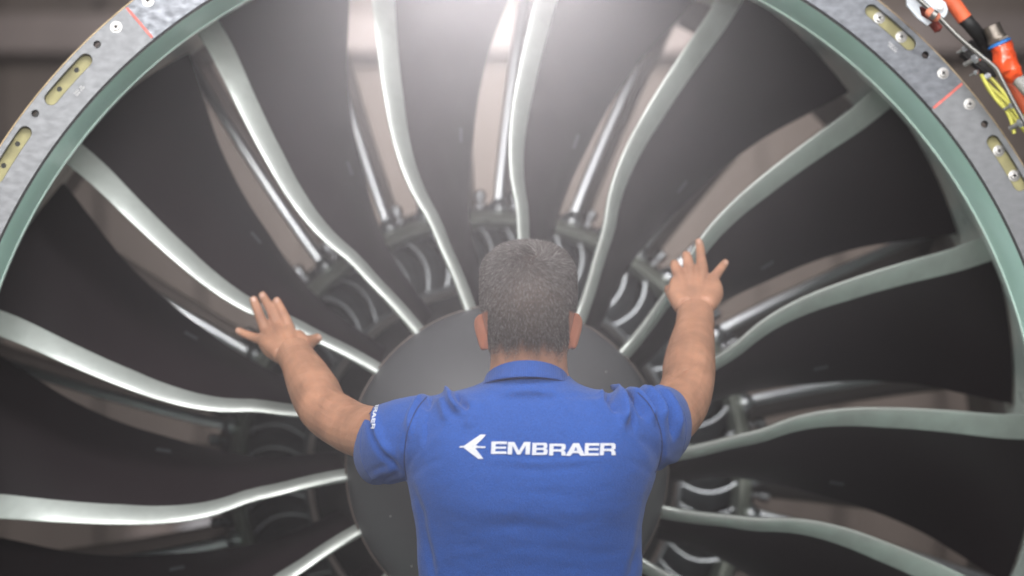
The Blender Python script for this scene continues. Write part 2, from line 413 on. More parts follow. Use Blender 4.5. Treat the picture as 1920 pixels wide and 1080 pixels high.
# outer tan rim, backing flange web, black ring in the gap, linings
revolve("outer_rim", [(R_OUT + 0.0005, 0.002), (R_OUT + 0.0035, 0.003), (R_OUT + 0.0035, 0.022), (R_OUT + 0.0005, 0.022)], 200, M['gold'], case, closed=True)
revolve("gap_ring", [(R_IN - 0.0035, 0.0035), (R_IN - 0.0002, 0.003), (R_IN - 0.0002, 0.018), (R_IN - 0.0035, 0.018)], 200, M['black'], case, closed=True)
RL = R_IN - 0.0035
R_TIP = rp(1020, 0.26)
R_CASE = R_TIP + 0.006
revolve("front_lining", [(RL + 0.003, 0.0035), (RL, 0.006), (RL - 0.003, 0.03), (RL - 0.006, 0.07), (RL - 0.007, 0.115), (RL + 0.05, 0.115), (RL + 0.04, 0.03), (RL + 0.006, 0.0035)], 200, M['teal'], case, closed=True)
revolve("rear_lining", [(RL - 0.009, 0.116), (RL - 0.005, 0.15), (RL + 0.006, 0.20), (R_CASE, 0.255), (R_CASE, 0.50), (R_CASE + 0.012, 0.56), (R_CASE + 0.05, 0.56), (RL + 0.05, 0.116)], 200, M['liner'], case, closed=True)
revolve("outer_duct", [(R_CASE + 0.012, 0.561), (R_CASE + 0.065, 0.80), (R_CASE + 0.11, 1.25), (R_CASE + 0.14, 1.25), (R_CASE + 0.05, 0.561)], 160, M['duct'], case, closed=True)
revolve("case_shell", [(RL + 0.008, 0.019), (RL + 0.053, 0.05), (R_CASE + 0.052, 0.20), (R_CASE + 0.055, 0.55), (R_CASE + 0.16, 1.26), (R_CASE + 0.165, 1.26), (R_CASE + 0.062, 0.20), (R_OUT - 0.028, 0.03), (R_OUT - 0.026, 0.019)], 160, M['duct'], case, closed=True)
# splitter, inner ring, core walls
ys = 0.74
RS = rp(466, ys)
revolve("splitter_lip", [(RS, ys), (RS + 0.006, ys - 0.004), (RS + 0.012, ys + 0.004), (RS + 0.034, ys + 0.07), (RS + 0.034, ys + 0.09), (RS - 0.004, ys + 0.09)], 160, M['splitter'], case, closed=True)
revolve("inner_cowl", [(RS + 0.036, ys + 0.092), (RS + 0.07, ys + 0.26), (RS + 0.08, ys + 0.6), (RS + 0.06, ys + 0.6), (RS - 0.002, ys + 0.092)], 120, M['duct'], case, closed=True)
RI = rp(352, ys)
revolve("inner_lip", [(RI - 0.004, ys), (RI + 0.002, ys - 0.003), (RI + 0.005, ys + 0.004), (RI - 0.002, ys + 0.3), (RI - 0.008, ys + 0.3)], 140, M['core_vane'], case, closed=True)
revolve("core_back", [(RI - 0.02, ys + 0.26), (RS + 0.02, ys + 0.26), (RS + 0.02, ys + 0.27), (RI - 0.02, ys + 0.27)], 100, M['hub'], case, closed=True)
# core inlet vanes: bowed, 64 of them
def sheet(name, rows, thick, m):
    """closed thin solid from rows of points (grid), offset both ways along the normal"""
    R_, C_ = len(rows), len(rows[0]); P = np.array([[list(p) for p in r] for r in rows])
    du = np.gradient(P, axis=0); dv = np.gradient(P, axis=1); nrm = np.cross(du, dv); nrm /= np.linalg.norm(nrm, axis=2, keepdims=True) + 1e-9
    th = np.array(thick)[None, :, None] if np.ndim(thick) else thick
    A, B = P + nrm * th / 2, P - nrm * th / 2
    v = [tuple(p) for p in A.reshape(-1, 3)] + [tuple(p) for p in B.reshape(-1, 3)]; n = R_ * C_; f = []
    for i in range(R_ - 1):
        for j in range(C_ - 1):
            a, b, c, d = i * C_ + j, i * C_ + j + 1, (i + 1) * C_ + j + 1, (i + 1) * C_ + j
            f.append((a, b, c, d)); f.append((n + d, n + c, n + b, n + a))
    for i in range(R_ - 1):
        for j in (0, C_ - 1):
            a, d = i * C_ + j, (i + 1) * C_ + j; f.append((a, d, n + d, n + a) if j == 0 else (d, a, n + a, n + d))
    for j in range(C_ - 1):
        for i in (0, R_ - 1):
            a, b = i * C_ + j, i * C_ + j + 1; f.append((b, a, n + a, n + b) if i == 0 else (a, b, n + b, n + a))
    me = mesh_from(name, v, f); me.materials.append(m)
    me.polygons.foreach_set('use_smooth', [True] * len(me.polygons)); me.set_sharp_from_angle(angle=radians(50))
    return me
rows = []
for i in range(9):
    u = i / 8; r = RI - 0.002 + (RS + 0.006 - RI) * u
    bow = -3.2 * (1 - (2 * u - 1) ** 2) + 0.6 * u
    rows.append([(r * cos(radians(bow - c_ * 5.5 * (0.6 + 0.4 * c_))), ys + 0.05 + c_ * 0.13, r * sin(radians(bow - c_ * 5.5 * (0.6 + 0.4 * c_)))) for c_ in np.linspace(0, 1, 6)])
CV = sheet("core_vane", rows, [0.004, 0.007, 0.007, 0.006, 0.004, 0.002], M['core_vane'])
for k in range(60):
    o = link("core_vane", CV, None, case, False); o.matrix_local = RY(3.0 + 6.0 * k)
# bypass guide vanes: polished nose, dark body, olive rear edge, glint bumps at the foot
yv = 0.80; R_V0, R_V1 = RS + 0.030, R_CASE + 0.070
def vane_rows(c0, c1, nc, fr=None):
    rows = []
    for i in range(8):
        u = i / 7; r = R_V0 + (R_V1 - R_V0) * u; row = []
        for c_ in (fr if fr else np.linspace(c0, c1, nc)):
            an = -3.2 * u - math.degrees(0.038 * (c_ ** 1.4) / r)
            row.append((r * cos(radians(an)), yv + 0.015 * u + c_ * 0.20, r * sin(radians(an))))
        rows.append(row)
    return rows
VB = sheet("guide_vane", vane_rows(0.0265, 0.86, 7), [0.0215, 0.0225, 0.022, 0.020, 0.017, 0.014, 0.011], M['vane'])
NPH = np.linspace(0.06, pi / 2, 8); NR = 0.0109
VN = sheet("vane_nose", vane_rows(None, None, 0, list(0.0052 * (1 - np.cos(NPH)) / 0.20)), list(2 * NR * np.sin(NPH)), M['polish'])
VE = sheet("vane_tail", vane_rows(0.86, 1.0, 3), [0.013, 0.008, 0.004], M['olive_edge'])
bm = bmesh.new(); bmesh.ops.create_uvsphere(bm, u_segments=14, v_segments=8, radius=1)
for v in bm.verts: v.co = Vector((R_V0 + 0.006 + v.co.x * 0.026, yv + 0.030 + v.co.y * 0.05, v.co.z * 0.022 - 0.003))
VF = bm_mesh("vane_foot_glint", bm, 60); VF.materials.append(M['polish'])  # polished bumps added at the vane roots to catch the light
bm = bmesh.new(); tube_bm(bm, [Vector((R_V0 - 0.012, yv + 0.10, 0.034)), Vector((R_V0 + 0.030, yv + 0.10, 0.034)), Vector((R_V0 + 0.034, yv + 0.10, 0.034)), Vector((R_V0 + 0.052, yv + 0.10, 0.034))], [0.0065, 0.0065, 0.0125, 0.0115], 12)
VC = bm_mesh("vane_glint_stud", bm, 40); VC.materials.append(M['polish'])  # added studs that give bright glints between the vanes
for k in range(44):
    o = link("guide_vane", VB, None, case, False); o.matrix_local = RY(15.2 + 360 / 44 * k)
    cl = link("vane_glint_stud", VC, None, o, False); cl.matrix_local = Matrix.Rotation(random.uniform(-0.03, 0.01), 4, 'Y')
    link("vane_nose", VN, None, o, False); link("vane_tail", VE, None, o, False); link("vane_foot_glint", VF, None, o, False)

# ------------------------------------------------------------------ the rotor
rotor = empty("fan_rotor", ENG, "dark eighteen-bladed fan with pale metal leading edges round a grey spinner", "fan rotor")
SB = rp(301, 0.21)
prof = []
for i in range(15):
    t = i / 14; prof.append((SB * (1 - (1 - t) ** 1.55) if t < 1 else SB, 0.03 + 0.175 * t ** 1.35))
prof[0] = (0.0001, 0.03)
prof += [(SB, 0.215), (SB - 0.02, 0.216)]
revolve("spinner", prof, 128, M['spinner'], rotor, sharp=50)
revolve("spinner_seal", [(SB - 0.01, 0.217), (SB + 0.0035, 0.217), (SB + 0.0035, 0.224), (SB - 0.01, 0.224)], 128, M['tan'], rotor, closed=True)
revolve("hub", [(SB - 0.01, 0.225), (SB + 0.002, 0.225), (SB + 0.012, 0.26), (SB + 0.065, 0.64), (SB + 0.02, 0.66), (SB - 0.05, 0.66), (SB - 0.05, 0.225)], 128, M['hub'], rotor, closed=True)
for (qx, qy) in ((1142, 694), (732, 968), (772, 1062), (815, 905), (1195, 742)):         # tiny paint chips
    w_ = px(qx, qy, 4.2); loc = ENG.inverted() @ w_
    rr = math.hypot(loc.x, loc.z)
    yy = np.interp(rr, [p[0] for p in prof[:15]], [p[1] for p in prof[:15]])
    bm = bmesh.new(); bmesh.ops.create_icosphere(bm, subdivisions=1, radius=0.0014)
    for v in bm.verts: v.co += Vector((loc.x, yy, loc.z))
    link("paint_chip", bm_mesh("paint_chip", bm), M['chip'], rotor)

r_tab = np.array([0.270, 0.30, 0.345, 0.40, 0.45, 0.50, 0.545, 0.60, 0.69, 0.785, 0.89, 0.957]) * K
le_d = [-0.6, -0.2, 0.6, 1.8, 2.5, 3.8, 4.2, 4.0, 2.9, 1.6, 0.35, 0.0]
te_r = np.array([0.270, 0.30, 0.42, 0.49, 0.55, 0.605, 0.685, 0.785, 0.88, 0.957]) * K
te_d = [-6.2, -6.2, -7.4, -8.5, -9.4, -10.5, -11.9, -14.1, -16.7, -18.5]
ly_r = np.array([0.27, 0.45, 0.7, 0.85, 0.957]) * K
ly_v = [0.215, 0.200, 0.215, 0.235, 0.262]
ty_v = [0.50, 0.485, 0.46, 0.445, 0.44]
th_v = [0.034, 0.024, 0.0145, 0.011, 0.009]
def ip(r, X, V):                                                   # smooth (Catmull) interpolation
    X = np.asarray(X); V = np.asarray(V, float); i = int(np.clip(np.searchsorted(X, r) - 1, 0, len(X) - 2))
    d = np.gradient(V, X); h = X[i + 1] - X[i]; t = (r - X[i]) / h
    return ((2*t**3 - 3*t**2 + 1) * V[i] + (t**3 - 2*t**2 + t) * h * d[i] + (-2*t**3 + 3*t**2) * V[i+1] + (t**3 - t**2) * h * d[i+1])
def section(r, fr):
    """points of the blade at radius r for chord fractions fr: camber point, half thickness, normal (in the s, y plane)"""
    a = np.array([r * radians(ip(r, r_tab, le_d)), ip(r, ly_r, ly_v)])
    b = np.array([r * radians(ip(r, te_r, te_d)), ip(r, ly_r, ty_v)])
    ch = np.linalg.norm(b - a); u = (r - r_tab[0]) / (r_tab[-1] - r_tab[0])
    t = (b - a) / ch; nn = np.array([t[1], -t[0]])                 # towards the front-right
    if nn[1] > 0: nn = -nn
    c = (a + b) / 2 + nn * ch * (0.13 * (1 - u) ** 1.3 + 0.05)
    tm = ip(r, ly_r, th_v); out = []
    for f in fr:
        p = (1 - f) ** 2 * a + 2 * f * (1 - f) * c + f * f * b
        d = 2 * (1 - f) * (c - a) + 2 * f * (b - c); d /= np.linalg.norm(d) + 1e-9
        n_ = np.array([d[1], -d[0]]); n_ = -n_ if n_[1] > 0 else n_
        s = min(f * ch / 0.05, 1.0)
        h = tm / 2 * (math.sqrt(max(1 - (1 - s) ** 2, 0)) * 0.8 + 0.2 * min(1, f / 0.4)) * (1 if f < 0.55 else 1 - 0.80 * ((f - 0.55) / 0.45) ** 1.2)
        out.append((p, max(h, 0.0004), n_))
    return out, ch
RR = np.concatenate([np.linspace(r_tab[0], 0.9 * r_tab[-1], 26), np.linspace(0.92 * r_tab[-1], R_TIP, 6)])
def to3(p, r): a = p[0] / r; return (r * cos(a), p[1], r * sin(a))
def blade_solid(name, frf, grow, m):
    v, f = [], []; n = None
    for r in RR:
        fr = frf(r); S, ch = section(min(r, r_tab[-1]), fr)
        loop = [to3(p + n_ * (h + grow), r) for p, h, n_ in S] + [to3(p - n_ * (h + grow), r) for p, h, n_ in reversed(S[1:])]
        if grow: loop[0] = to3(S[0][0] + (S[0][0] - S[1][0]) * 0.0 + np.array([0, -grow]), r)
        n = len(loop); v += loop
    for i in range(len(RR) - 1):
        for k in range(n): f.append((i * n + k, i * n + (k + 1) % n, (i + 1) * n + (k + 1) % n, (i + 1) * n + k))
    f.append(tuple(range(n))); f.append(tuple(reversed(range((len(RR) - 1) * n, len(RR) * n))))
    bm = bmesh.new(); V = [bm.verts.new(p) for p in v]
    for q in f: bm.faces.new([V[i] for i in q])
    me = bm_mesh(name, bm, 55); me.materials.append(m); return me
FB = np.array([0, 0.006, 0.02, 0.05, 0.1, 0.18, 0.28, 0.4, 0.52, 0.64, 0.76, 0.87, 0.95, 1.0])
BL = blade_solid("fan_blade", lambda r: FB, 0.0, M['blade'])
def she(r):
    ch = section(min(r, r_tab[-1]), [0.5])[1]; w = 0.050 / ch * np.interp(r / R_TIP, [0.28, 0.4, 0.55, 0.7, 1.0], [0.42, 0.47, 0.63, 0.84, 0.98])
    return w * np.array([0, 0.02, 0.07, 0.18, 0.36, 0.6, 0.8, 1.0])
LEM = blade_solid("leading_edge", she, 0.0011, M['sheath'])
def face_patch(r0, r1, f0, f1, off, name, m):
    v = []
    for r in (r0, r1):
        S, ch = section(r, [f0, f1])
        for p, h, n_ in S: v.append(to3(p + n_ * (h + off), r))
    for r in (r0, r1):
        S, ch = section(r, [f0, f1])
        for p, h, n_ in S: v.append(to3(p + n_ * (h - 0.001), r))
    me = mesh_from(name, v, [(0, 1, 3, 2), (4, 6, 7, 5), (0, 4, 5, 1), (2, 3, 7, 6), (0, 2, 6, 4), (1, 5, 7, 3)]); me.materials.append(m); return me
NP = face_patch(0.600 * K, 0.626 * K, 0.72, 0.765, 0.0006, "nameplate", M['plate_text'])
for k in range(18):
    b = link("fan_blade", BL, None, rotor, False); b.matrix_local = RY(5.6 + 20 * k)
    link("leading_edge", LEM, None, b, False); link("nameplate", NP, None, b, False)

# ================================================================== THE PERSON
YH = 3.72
man = empty("person", Matrix.Translation((0.02, YH + 0.04, FLOOR)), "person in a blue polo shirt, seen from behind, both hands on the fan blades", "person")
MI = man.matrix_world.inverted()
def pnp(x, y, Y): return np.array(px(x, y, Y))
def bm_loft(bm, rings, cap=True):
    R = [[bm.verts.new(tuple(p)) for p in r] for r in rings]; n = len(R[0])
    for A, B in zip(R, R[1:]):
        for k in range(n): bm.faces.new((A[k], A[(k + 1) % n], B[(k + 1) % n], B[k]))
    if cap:
        bm.faces.new(R[0]); bm.faces.new(R[-1])
def ell_ring(xl, xr, z, yb, yf, n=40, e=2.0, tilt=0.0):
    """horizontal section: x from xl to xr, back at yb, front at yf; superellipse exponent e"""
    out = []; cx, cy = (xl + xr) / 2, (yb + yf) / 2; a, b = (xr - xl) / 2, (yf - yb) / 2
    for k in range(n):
        t = 2 * pi * k / n; c, s = cos(t), sin(t)
        x = cx + a * math.copysign(abs(c) ** (2 / e), c); y = cy + b * math.copysign(abs(s) ** (2 / e), s)
        out.append((x, y, z + tilt * (y - cy)))
    return out
def limb(bm, P, R, n=7, seg=20, flat=None):
    C = catmull([list(p) + [r] for p, r in zip(P, R)], n)
    tube_bm(bm, [c[:3] for c in C], [float(c[3]) for c in C], seg, True, flat)

body_bm = bmesh.new()
# ---- head and neck: sections from the crown down to the neck base (photo rows; widths at the head's own distance)
YM = 3.745
head_rows = [  # row, left, right, back Y, front Y
    (457, 978, 1003, 3.716, 3.755), (459.5, 960, 1020, 3.695, 3.780), (465, 943, 1037, 3.677, 3.802), (475, 928, 1053, 3.661, 3.820), (492, 912, 1068, 3.648, 3.832),
    (515, 904, 1077, 3.640, 3.838), (545, 901, 1080.5, 3.636, 3.840), (575, 902, 1078.5, 3.639, 3.839), (605, 908, 1073, 3.649, 3.836),
    (632, 915, 1067, 3.663, 3.835), (655, 919, 1064, 3.677, 3.834), (678, 919, 1064, 3.686, 3.832), (700, 917, 1066, 3.692, 3.826),
    (722, 908, 1076, 3.694, 3.822), (745, 885, 1100, 3.692, 3.832), (775, 850, 1130, 3.690, 3.850)]
rings = []
for (r, l, x, b, f) in catmull(head_rows, 3):
    p0, p1 = px(l, r, YM), px(x, r, YM)
    rings.append(ell_ring(p0.x, p1.x, p0.z, b, f, 44, 2.15))
bm_loft(body_bm, rings)
# jaw, nose, brow, chin on the far side
hx = px(990, 600, YM).x
def blob(bm, c, s, rot=None):
    m_ = Matrix.Translation(c) @ (rot or Matrix()) @ Matrix.Diagonal((*s, 1))
    bmesh.ops.create_uvsphere(bm, u_segments=20, v_segments=12, radius=1, matrix=m_)
def hz(r): return px(990, r, YM).z
blob(body_bm, (hx, 3.800, hz(690)), (0.056, 0.056, 0.044)); blob(body_bm, (hx, 3.842, hz(706)), (0.022, 0.018, 0.016))
blob(body_bm, (hx, 3.853, hz(640)), (0.013, 0.020, 0.012)); blob(body_bm, (hx, 3.846, hz(620)), (0.009, 0.014, 0.026))
for s in (-1, 1):
    blob(body_bm, (hx + s * 0.030, 3.828, hz(588)), (0.026, 0.014, 0.008)); blob(body_bm, (hx + s * 0.036, 3.818, hz(640)), (0.024, 0.020, 0.020))
    blob(body_bm, (hx + s * 0.031, 3.829, hz(604)), (0.013, 0.011, 0.008))
blob(body_bm, (hx, 3.848, hz(668)), (0.022, 0.010, 0.006)); blob(body_bm, (hx, 3.846, hz(676)), (0.019, 0.010, 0.006))
# ---- ears: shells standing off the skull, thick rim, lobe below
def ear(side, pts_in, pts_out):
    n = len(pts_in); rows = []
    A = catmull(pts_in, 4); B = catmull(pts_out, 4)
    for a, b in zip(A, B):
        p0 = np.array(px(a[0], a[1], a[2])); p1 = np.array(px(b[0], b[1], b[2])); row = []
        for v in np.linspace(0, 1, 7):
            q = p0 * (1 - v) + p1 * v; q = q + np.array([side * 0.0035 * sin(pi * v), -0.004 * sin(pi * v), 0]); row.append(q)
        rows.append(row)
    me = sheet("ear_tmp", rows, [0.010, 0.008, 0.0065, 0.006, 0.0065, 0.007, 0.005], M['skin'])
    body_bm.from_mesh(me); bpy.data.meshes.remove(me)
    rim = [px(b[0] - side * 2.0, b[1], b[2] + 0.001) for b in B]
    nn = len(rim); tube_bm(body_bm, rim, [0.0030 + 0.0010 * sin(pi * min(1, i / nn * 1.2)) for i in range(nn)], 10)
ear(-1, [(914, 592, 3.75), (915, 604, 3.748), (916, 620, 3.746), (917, 636, 3.746), (917, 648, 3.75), (916, 654, 3.755)],
        [(902, 590, 3.770), (892.5, 600, 3.782), (892.5, 616, 3.784), (898, 636, 3.776), (902.5, 649, 3.768), (908, 656, 3.762)])
ear(1, [(1068, 590, 3.75), (1067, 602, 3.748), (1066, 618, 3.746), (1065, 634, 3.746), (1065, 646, 3.75), (1066, 652, 3.755)],
       [(1079, 588, 3.770), (1088.5, 598, 3.782), (1088.5, 614, 3.784), (1083, 634, 3.776), (1078.5, 647, 3.768), (1073, 654, 3.762)])
# ---- trunk under the shirt
trunk = [(745, 890, 1095, 3.71, 3.83), (775, 840, 1140, 3.70, 3.85), (820, 810, 1180, 3.695, 3.865), (880, 812, 1180, 3.695, 3.88), (960, 820, 1170, 3.71, 3.88), (1080, 825, 1162, 3.735, 3.885), (1200, 822, 1166, 3.745, 3.89)]
rings = [ell_ring(px(l, r, 3.76).x, px(x, r, 3.76).x, px(l, r, 3.76).z, b, f, 36, 2.4) for (r, l, x, b, f) in catmull(trunk, 3)]
bm_loft(body_bm, rings)
# ---- arms
def arm(pts, rad): limb(body_bm, [px(*p) for p in pts], rad, 7, 22)
#              shoulder        upper arm          above elbow          elbow            forearm bulge     mid             above wrist     wrist
arm([(775, 815, 3.765), (728, 816, 3.82), (676, 808, 3.90), (640, 791, 3.95), (608, 768, 3.995), (592, 738, 4.05), (577, 708, 4.10), (563, 682, 4.145), (551, 662, 4.18)],
    [0.050, 0.045, 0.0435, 0.0430, 0.0420, 0.0430, 0.039, 0.0335, 0.0315])
arm([(604, 790, 3.985), (596, 776, 4.00)], [0.026, 0.026])                         # elbow point
arm([(1195, 808, 3.765), (1235, 800, 3.82), (1261, 778, 3.89), (1277, 755, 3.93), (1289, 722, 3.98), (1292, 690, 4.03), (1296, 655, 4.085), (1302, 617, 4.14), (1304, 588, 4.18)],
    [0.050, 0.047, 0.0465, 0.0460, 0.0440, 0.0445, 0.0405, 0.0345, 0.0325])
arm([(1300, 742, 3.955), (1306, 722, 3.985)], [0.025, 0.026])
# ---- hands: palm from metacarpal chains, then five fingers with knuckle bends
def chain(pts, rad, n=5): limb(body_bm, [px(*p) for p in pts], rad, n, 16)
def hand(wrist, mcps, knuck, fingers, heel):
    w = np.array(px(*wrist))
    for (m_, r) in zip(mcps, knuck):
        mp = np.array(px(*m_)); start = w + (mp - w) * 0.02 + np.array([(mp - w)[0] * 0.30, -0.001, 0])
        limb(body_bm, [start, start * 0.5 + mp * 0.5 + np.array([0, -0.0015, 0]), mp], [0.0165, 0.0140, r], 6, 16)
    for pts, rad in heel: chain(pts, rad)
    for pts, rad in fingers: chain(pts, rad)
#   his left hand (left in the photograph): three fingers close together, little finger spread, thumb tucked to the right
hand((549, 664, 4.185),
     [(490, 636, 4.232), (501, 624, 4.242), (521, 617, 4.246), (543, 618, 4.242)], [0.0105, 0.0112, 0.0115, 0.0112],
     [([(490, 637, 4.232), (472, 631, 4.243), (457, 625, 4.252), (444, 618.5, 4.259)], [0.0100, 0.0082, 0.0074, 0.0060]),
      ([(500, 624, 4.242), (488, 594, 4.254), (480, 573, 4.266), (474, 557.5, 4.271)], [0.0106, 0.0093, 0.0086, 0.0070]),
      ([(521, 617, 4.246), (509, 584, 4.266), (498, 564, 4.283), (490, 550, 4.290)], [0.0106, 0.0093, 0.0086, 0.0070]),
      ([(543, 618, 4.242), (531.5, 589, 4.256), (523.5, 573, 4.268), (517.5, 560, 4.274)], [0.0104, 0.0091, 0.0083, 0.0067]),
      ([(558, 656, 4.195), (574, 645, 4.225), (586, 639, 4.243), (599, 632, 4.253)], [0.0180, 0.0150, 0.0108, 0.0080])],
     [([(540, 668, 4.19), (512, 656, 4.215), (494, 643, 4.232)], [0.020, 0.0165, 0.0115]), ([(560, 664, 4.185), (568, 648, 4.215), (556, 628, 4.236)], [0.019, 0.0165, 0.0125])])
#   his right hand (right in the photograph): ring finger stretched up, middle and index bent over the blade edge, little finger spread
hand((1304, 580, 4.185),
     [(1337, 521, 4.240), (1316, 506, 4.250), (1293, 506, 4.250), (1272, 513, 4.242)], [0.0108, 0.0116, 0.0116, 0.0112],
     [([(1336, 524, 4.240), (1347, 509, 4.252), (1355, 499, 4.262), (1362, 490, 4.269)], [0.0104, 0.0086, 0.0078, 0.0064]),
      ([(1317, 506, 4.250), (1314, 482, 4.268), (1312.5, 464, 4.284), (1309.5, 450, 4.292)], [0.0106, 0.0090, 0.0082, 0.0067]),
      ([(1293, 506, 4.250), (1289, 486, 4.268), (1287, 479, 4.292), (1292, 490, 4.312)], [0.0106, 0.0092, 0.0086, 0.0070]),
      ([(1271, 513, 4.242), (1266, 499, 4.258), (1265, 496, 4.283), (1271, 508, 4.302)], [0.0104, 0.0090, 0.0084, 0.0068]),
      ([(1282, 570, 4.200), (1266, 558, 4.228), (1258, 549, 4.252), (1253, 540, 4.266)], [0.0160, 0.0122, 0.0098, 0.0080])],
     [([(1322, 572, 4.19), (1339, 552, 4.215), (1339, 530, 4.236)], [0.019, 0.0165, 0.0120]), ([(1285, 574, 4.19), (1269, 552, 4.215), (1270, 526, 4.236)], [0.020, 0.0170, 0.0125]), ([(1304, 574, 4.19), (1304, 540, 4.222)], [0.0185, 0.0165])])
tmp = bpy.data.objects.new("tmp", bm_mesh("tmp", body_bm, 180)); COL.objects.link(tmp)
md = tmp.modifiers.new("r", 'REMESH'); md.mode = 'VOXEL'; md.voxel_size = 0.0019; md.use_smooth_shade = True
sm = tmp.modifiers.new("s", 'SMOOTH'); sm.iterations = 10; sm.factor = 0.5
bme = evaluated(tmp); bpy.data.objects.remove(tmp)
nv = len(bme.vertices); co = np.empty(nv * 3); bme.vertices.foreach_get("co", co); co = co.reshape(-1, 3)
no = np.empty(nv * 3); bme.vertices.foreach_get("normal", no); no = no.reshape(-1, 3)
def rows_of(c): return 960 + c[:, 0] * FPX / c[:, 1], 540 - c[:, 2] * FPX / c[:, 1]     # photo column and row of points
cxp, cyp = rows_of(co)
# knuckle creases, wrist creases, elbow skin: shallow relief
dsp = np.zeros(nv)
for (x, y, rr, a) in ((487, 592, 7, -.0007), (509, 581, 7, -.0007), (532, 587, 7, -.0007), (1312, 479, 7, -.0008), (1345, 511, 6, -.0006), (518, 612, 9, .0012), (541, 614, 9, .0012), (499, 620, 9, .0010),
                      (1292, 500, 9, .0014), (1316, 501, 9, .0014), (1272, 508, 9, .0012)):
    dsp += a * np.exp(-((cxp - x) ** 2 + (cyp - y) ** 2) / rr ** 2) * (no[:, 1] < 0.2)
def ridge(cx_, cy_, poly, w):
    d = np.full(len(cx_), 1e9); tt = np.zeros(len(cx_)); L = len(poly) - 1
    for i, (a, b) in enumerate(zip(poly, poly[1:])):
        a = np.array(a, float); b = np.array(b, float); ab = b - a
        t = np.clip(((cx_ - a[0]) * ab[0] + (cy_ - a[1]) * ab[1]) / (ab @ ab), 0, 1)
        q = np.hypot(cx_ - a[0] - t * ab[0], cy_ - a[1] - t * ab[1]); k = q < d; d[k] = q[k]; tt[k] = (i + t[k]) / L
    return np.exp(-(d / w) ** 2) * np.minimum(1, 4 * np.minimum(tt + 0.06, 1.06 - tt))
armm = (co[:, 1] > 3.9) & (no[:, 1] < 0.3)
dsp -= 0.0011 * ridge(cxp, cyp, [(522, 680), (526, 662), (540, 650), (560, 645), (582, 650)], 2.2) * armm
dsp -= 0.0001 * ridge(cxp, cyp, [(1278, 560), (1300, 562), (1325, 561)], 2.0) * armm
dsp -= 0.0012 * ridge(cxp, cyp, [(1243, 700), (1262, 705), (1290, 690), (1320, 672)], 5) * armm
dsp += 0.0018 * ridge(cxp, cyp, [(600, 764), (618, 746)], 9) * armm
dsp += 0.0016 * ridge(cxp, cyp, [(640, 770), (672, 790)], 16) * armm - 0.0014 * ridge(cxp, cyp, [(622, 790), (650, 808), (668, 826)], 8) * armm
dsp += 0.0016 * ridge(cxp, cyp, [(575, 725), (566, 700)], 12) * armm + 0.0018 * ridge(cxp, cyp, [(1318, 700), (1322, 660)], 12) * armm - 0.0014 * ridge(cxp, cyp, [(1300, 700), (1302, 655), (1306, 620)], 7) * armm + 0.0020 * ridge(cxp, cyp, [(1306, 735), (1312, 752)], 9) * armm
dsp += 0.0007 * ridge(cxp, cyp, [(1306, 570), (1312, 540), (1317, 515)], 3) * armm + 0.0007 * ridge(cxp, cyp, [(1298, 570), (1295, 540), (1293, 512)], 3) * armm + 0.0006 * ridge(cxp, cyp, [(545, 655), (532, 636), (522, 620)], 3) * armm + 0.0006 * ridge(cxp, cyp, [(552, 652), (546, 636), (543, 622)], 3) * armm
dsp -= 0.0012 * ridge(cxp, cyp, [(590, 745), (612, 735), (640, 752)], 5) * armm
co = co + no * dsp[:, None]
co += no * (0.00035 * np.array([noise.noise(Vector(p) * 90) for p in co]))[:, None]
bme.vertices.foreach_set("co", co.ravel())
# natural skin tones: scalp stubble (r), redder ears (g), darker knuckles (b)
hairline = 664 + 5 * np.sin((cxp - 990) / 20)
inhead = (co[:, 1] < 3.90) & (cyp < 690) & (cxp > 880) & (cxp < 1100)
earm = inhead & (((cxp < 917 - np.clip(cyp - 640, 0, 99) * -0.0) | (cxp > 1066)) & (cyp > 582) & (cyp < 664) & ((np.abs(co[:, 0] - px(990, 600, YM).x) > 0.0615)))
frontlim = np.where(cyp < 500, 3.815, 3.795)
hm = inhead * smoothstep(684, 628, cyp + 5 * np.sin(cxp / 7.0) + 3 * np.sin(cxp / 3.1)) * smoothstep(0, -0.012, co[:, 1] - frontlim) * (~earm)
side = np.abs(co[:, 0] - px(990, 600, YM).x)
hm *= np.where(cyp > 600, smoothstep(3.775, 3.755, co[:, 1]), 1)
tone = np.zeros((nv, 4)); tone[:, 3] = 1
tone[:, 0] = np.minimum(1, hm * 1.1) * 0.93
tone[:, 1] = earm * 0.5
for (x, y, rr, a) in ((487, 592, 8, .55), (509, 581, 8, .5), (532, 587, 8, .5), (518, 615, 10, .3), (1312, 479, 8, .45), (1346, 510, 7, .4), (1293, 504, 10, .35), (1272, 512, 11, .3), (1322, 520, 14, .3), (1300, 560, 14, .25), (600, 806, 12, .35), (596, 796, 8, .3)):
    tone[:, 2] = np.maximum(tone[:, 2], a * np.exp(-((cxp - x) ** 2 + (cyp - y) ** 2) / rr ** 2) * (co[:, 1] > 3.9))
ca = bme.color_attributes.new("tone", 'FLOAT_COLOR', 'POINT'); ca.data.foreach_set("color", tone.ravel())
bme.transform(MI); bme.materials.clear()
body = link("body", bme, M['skin'], man)
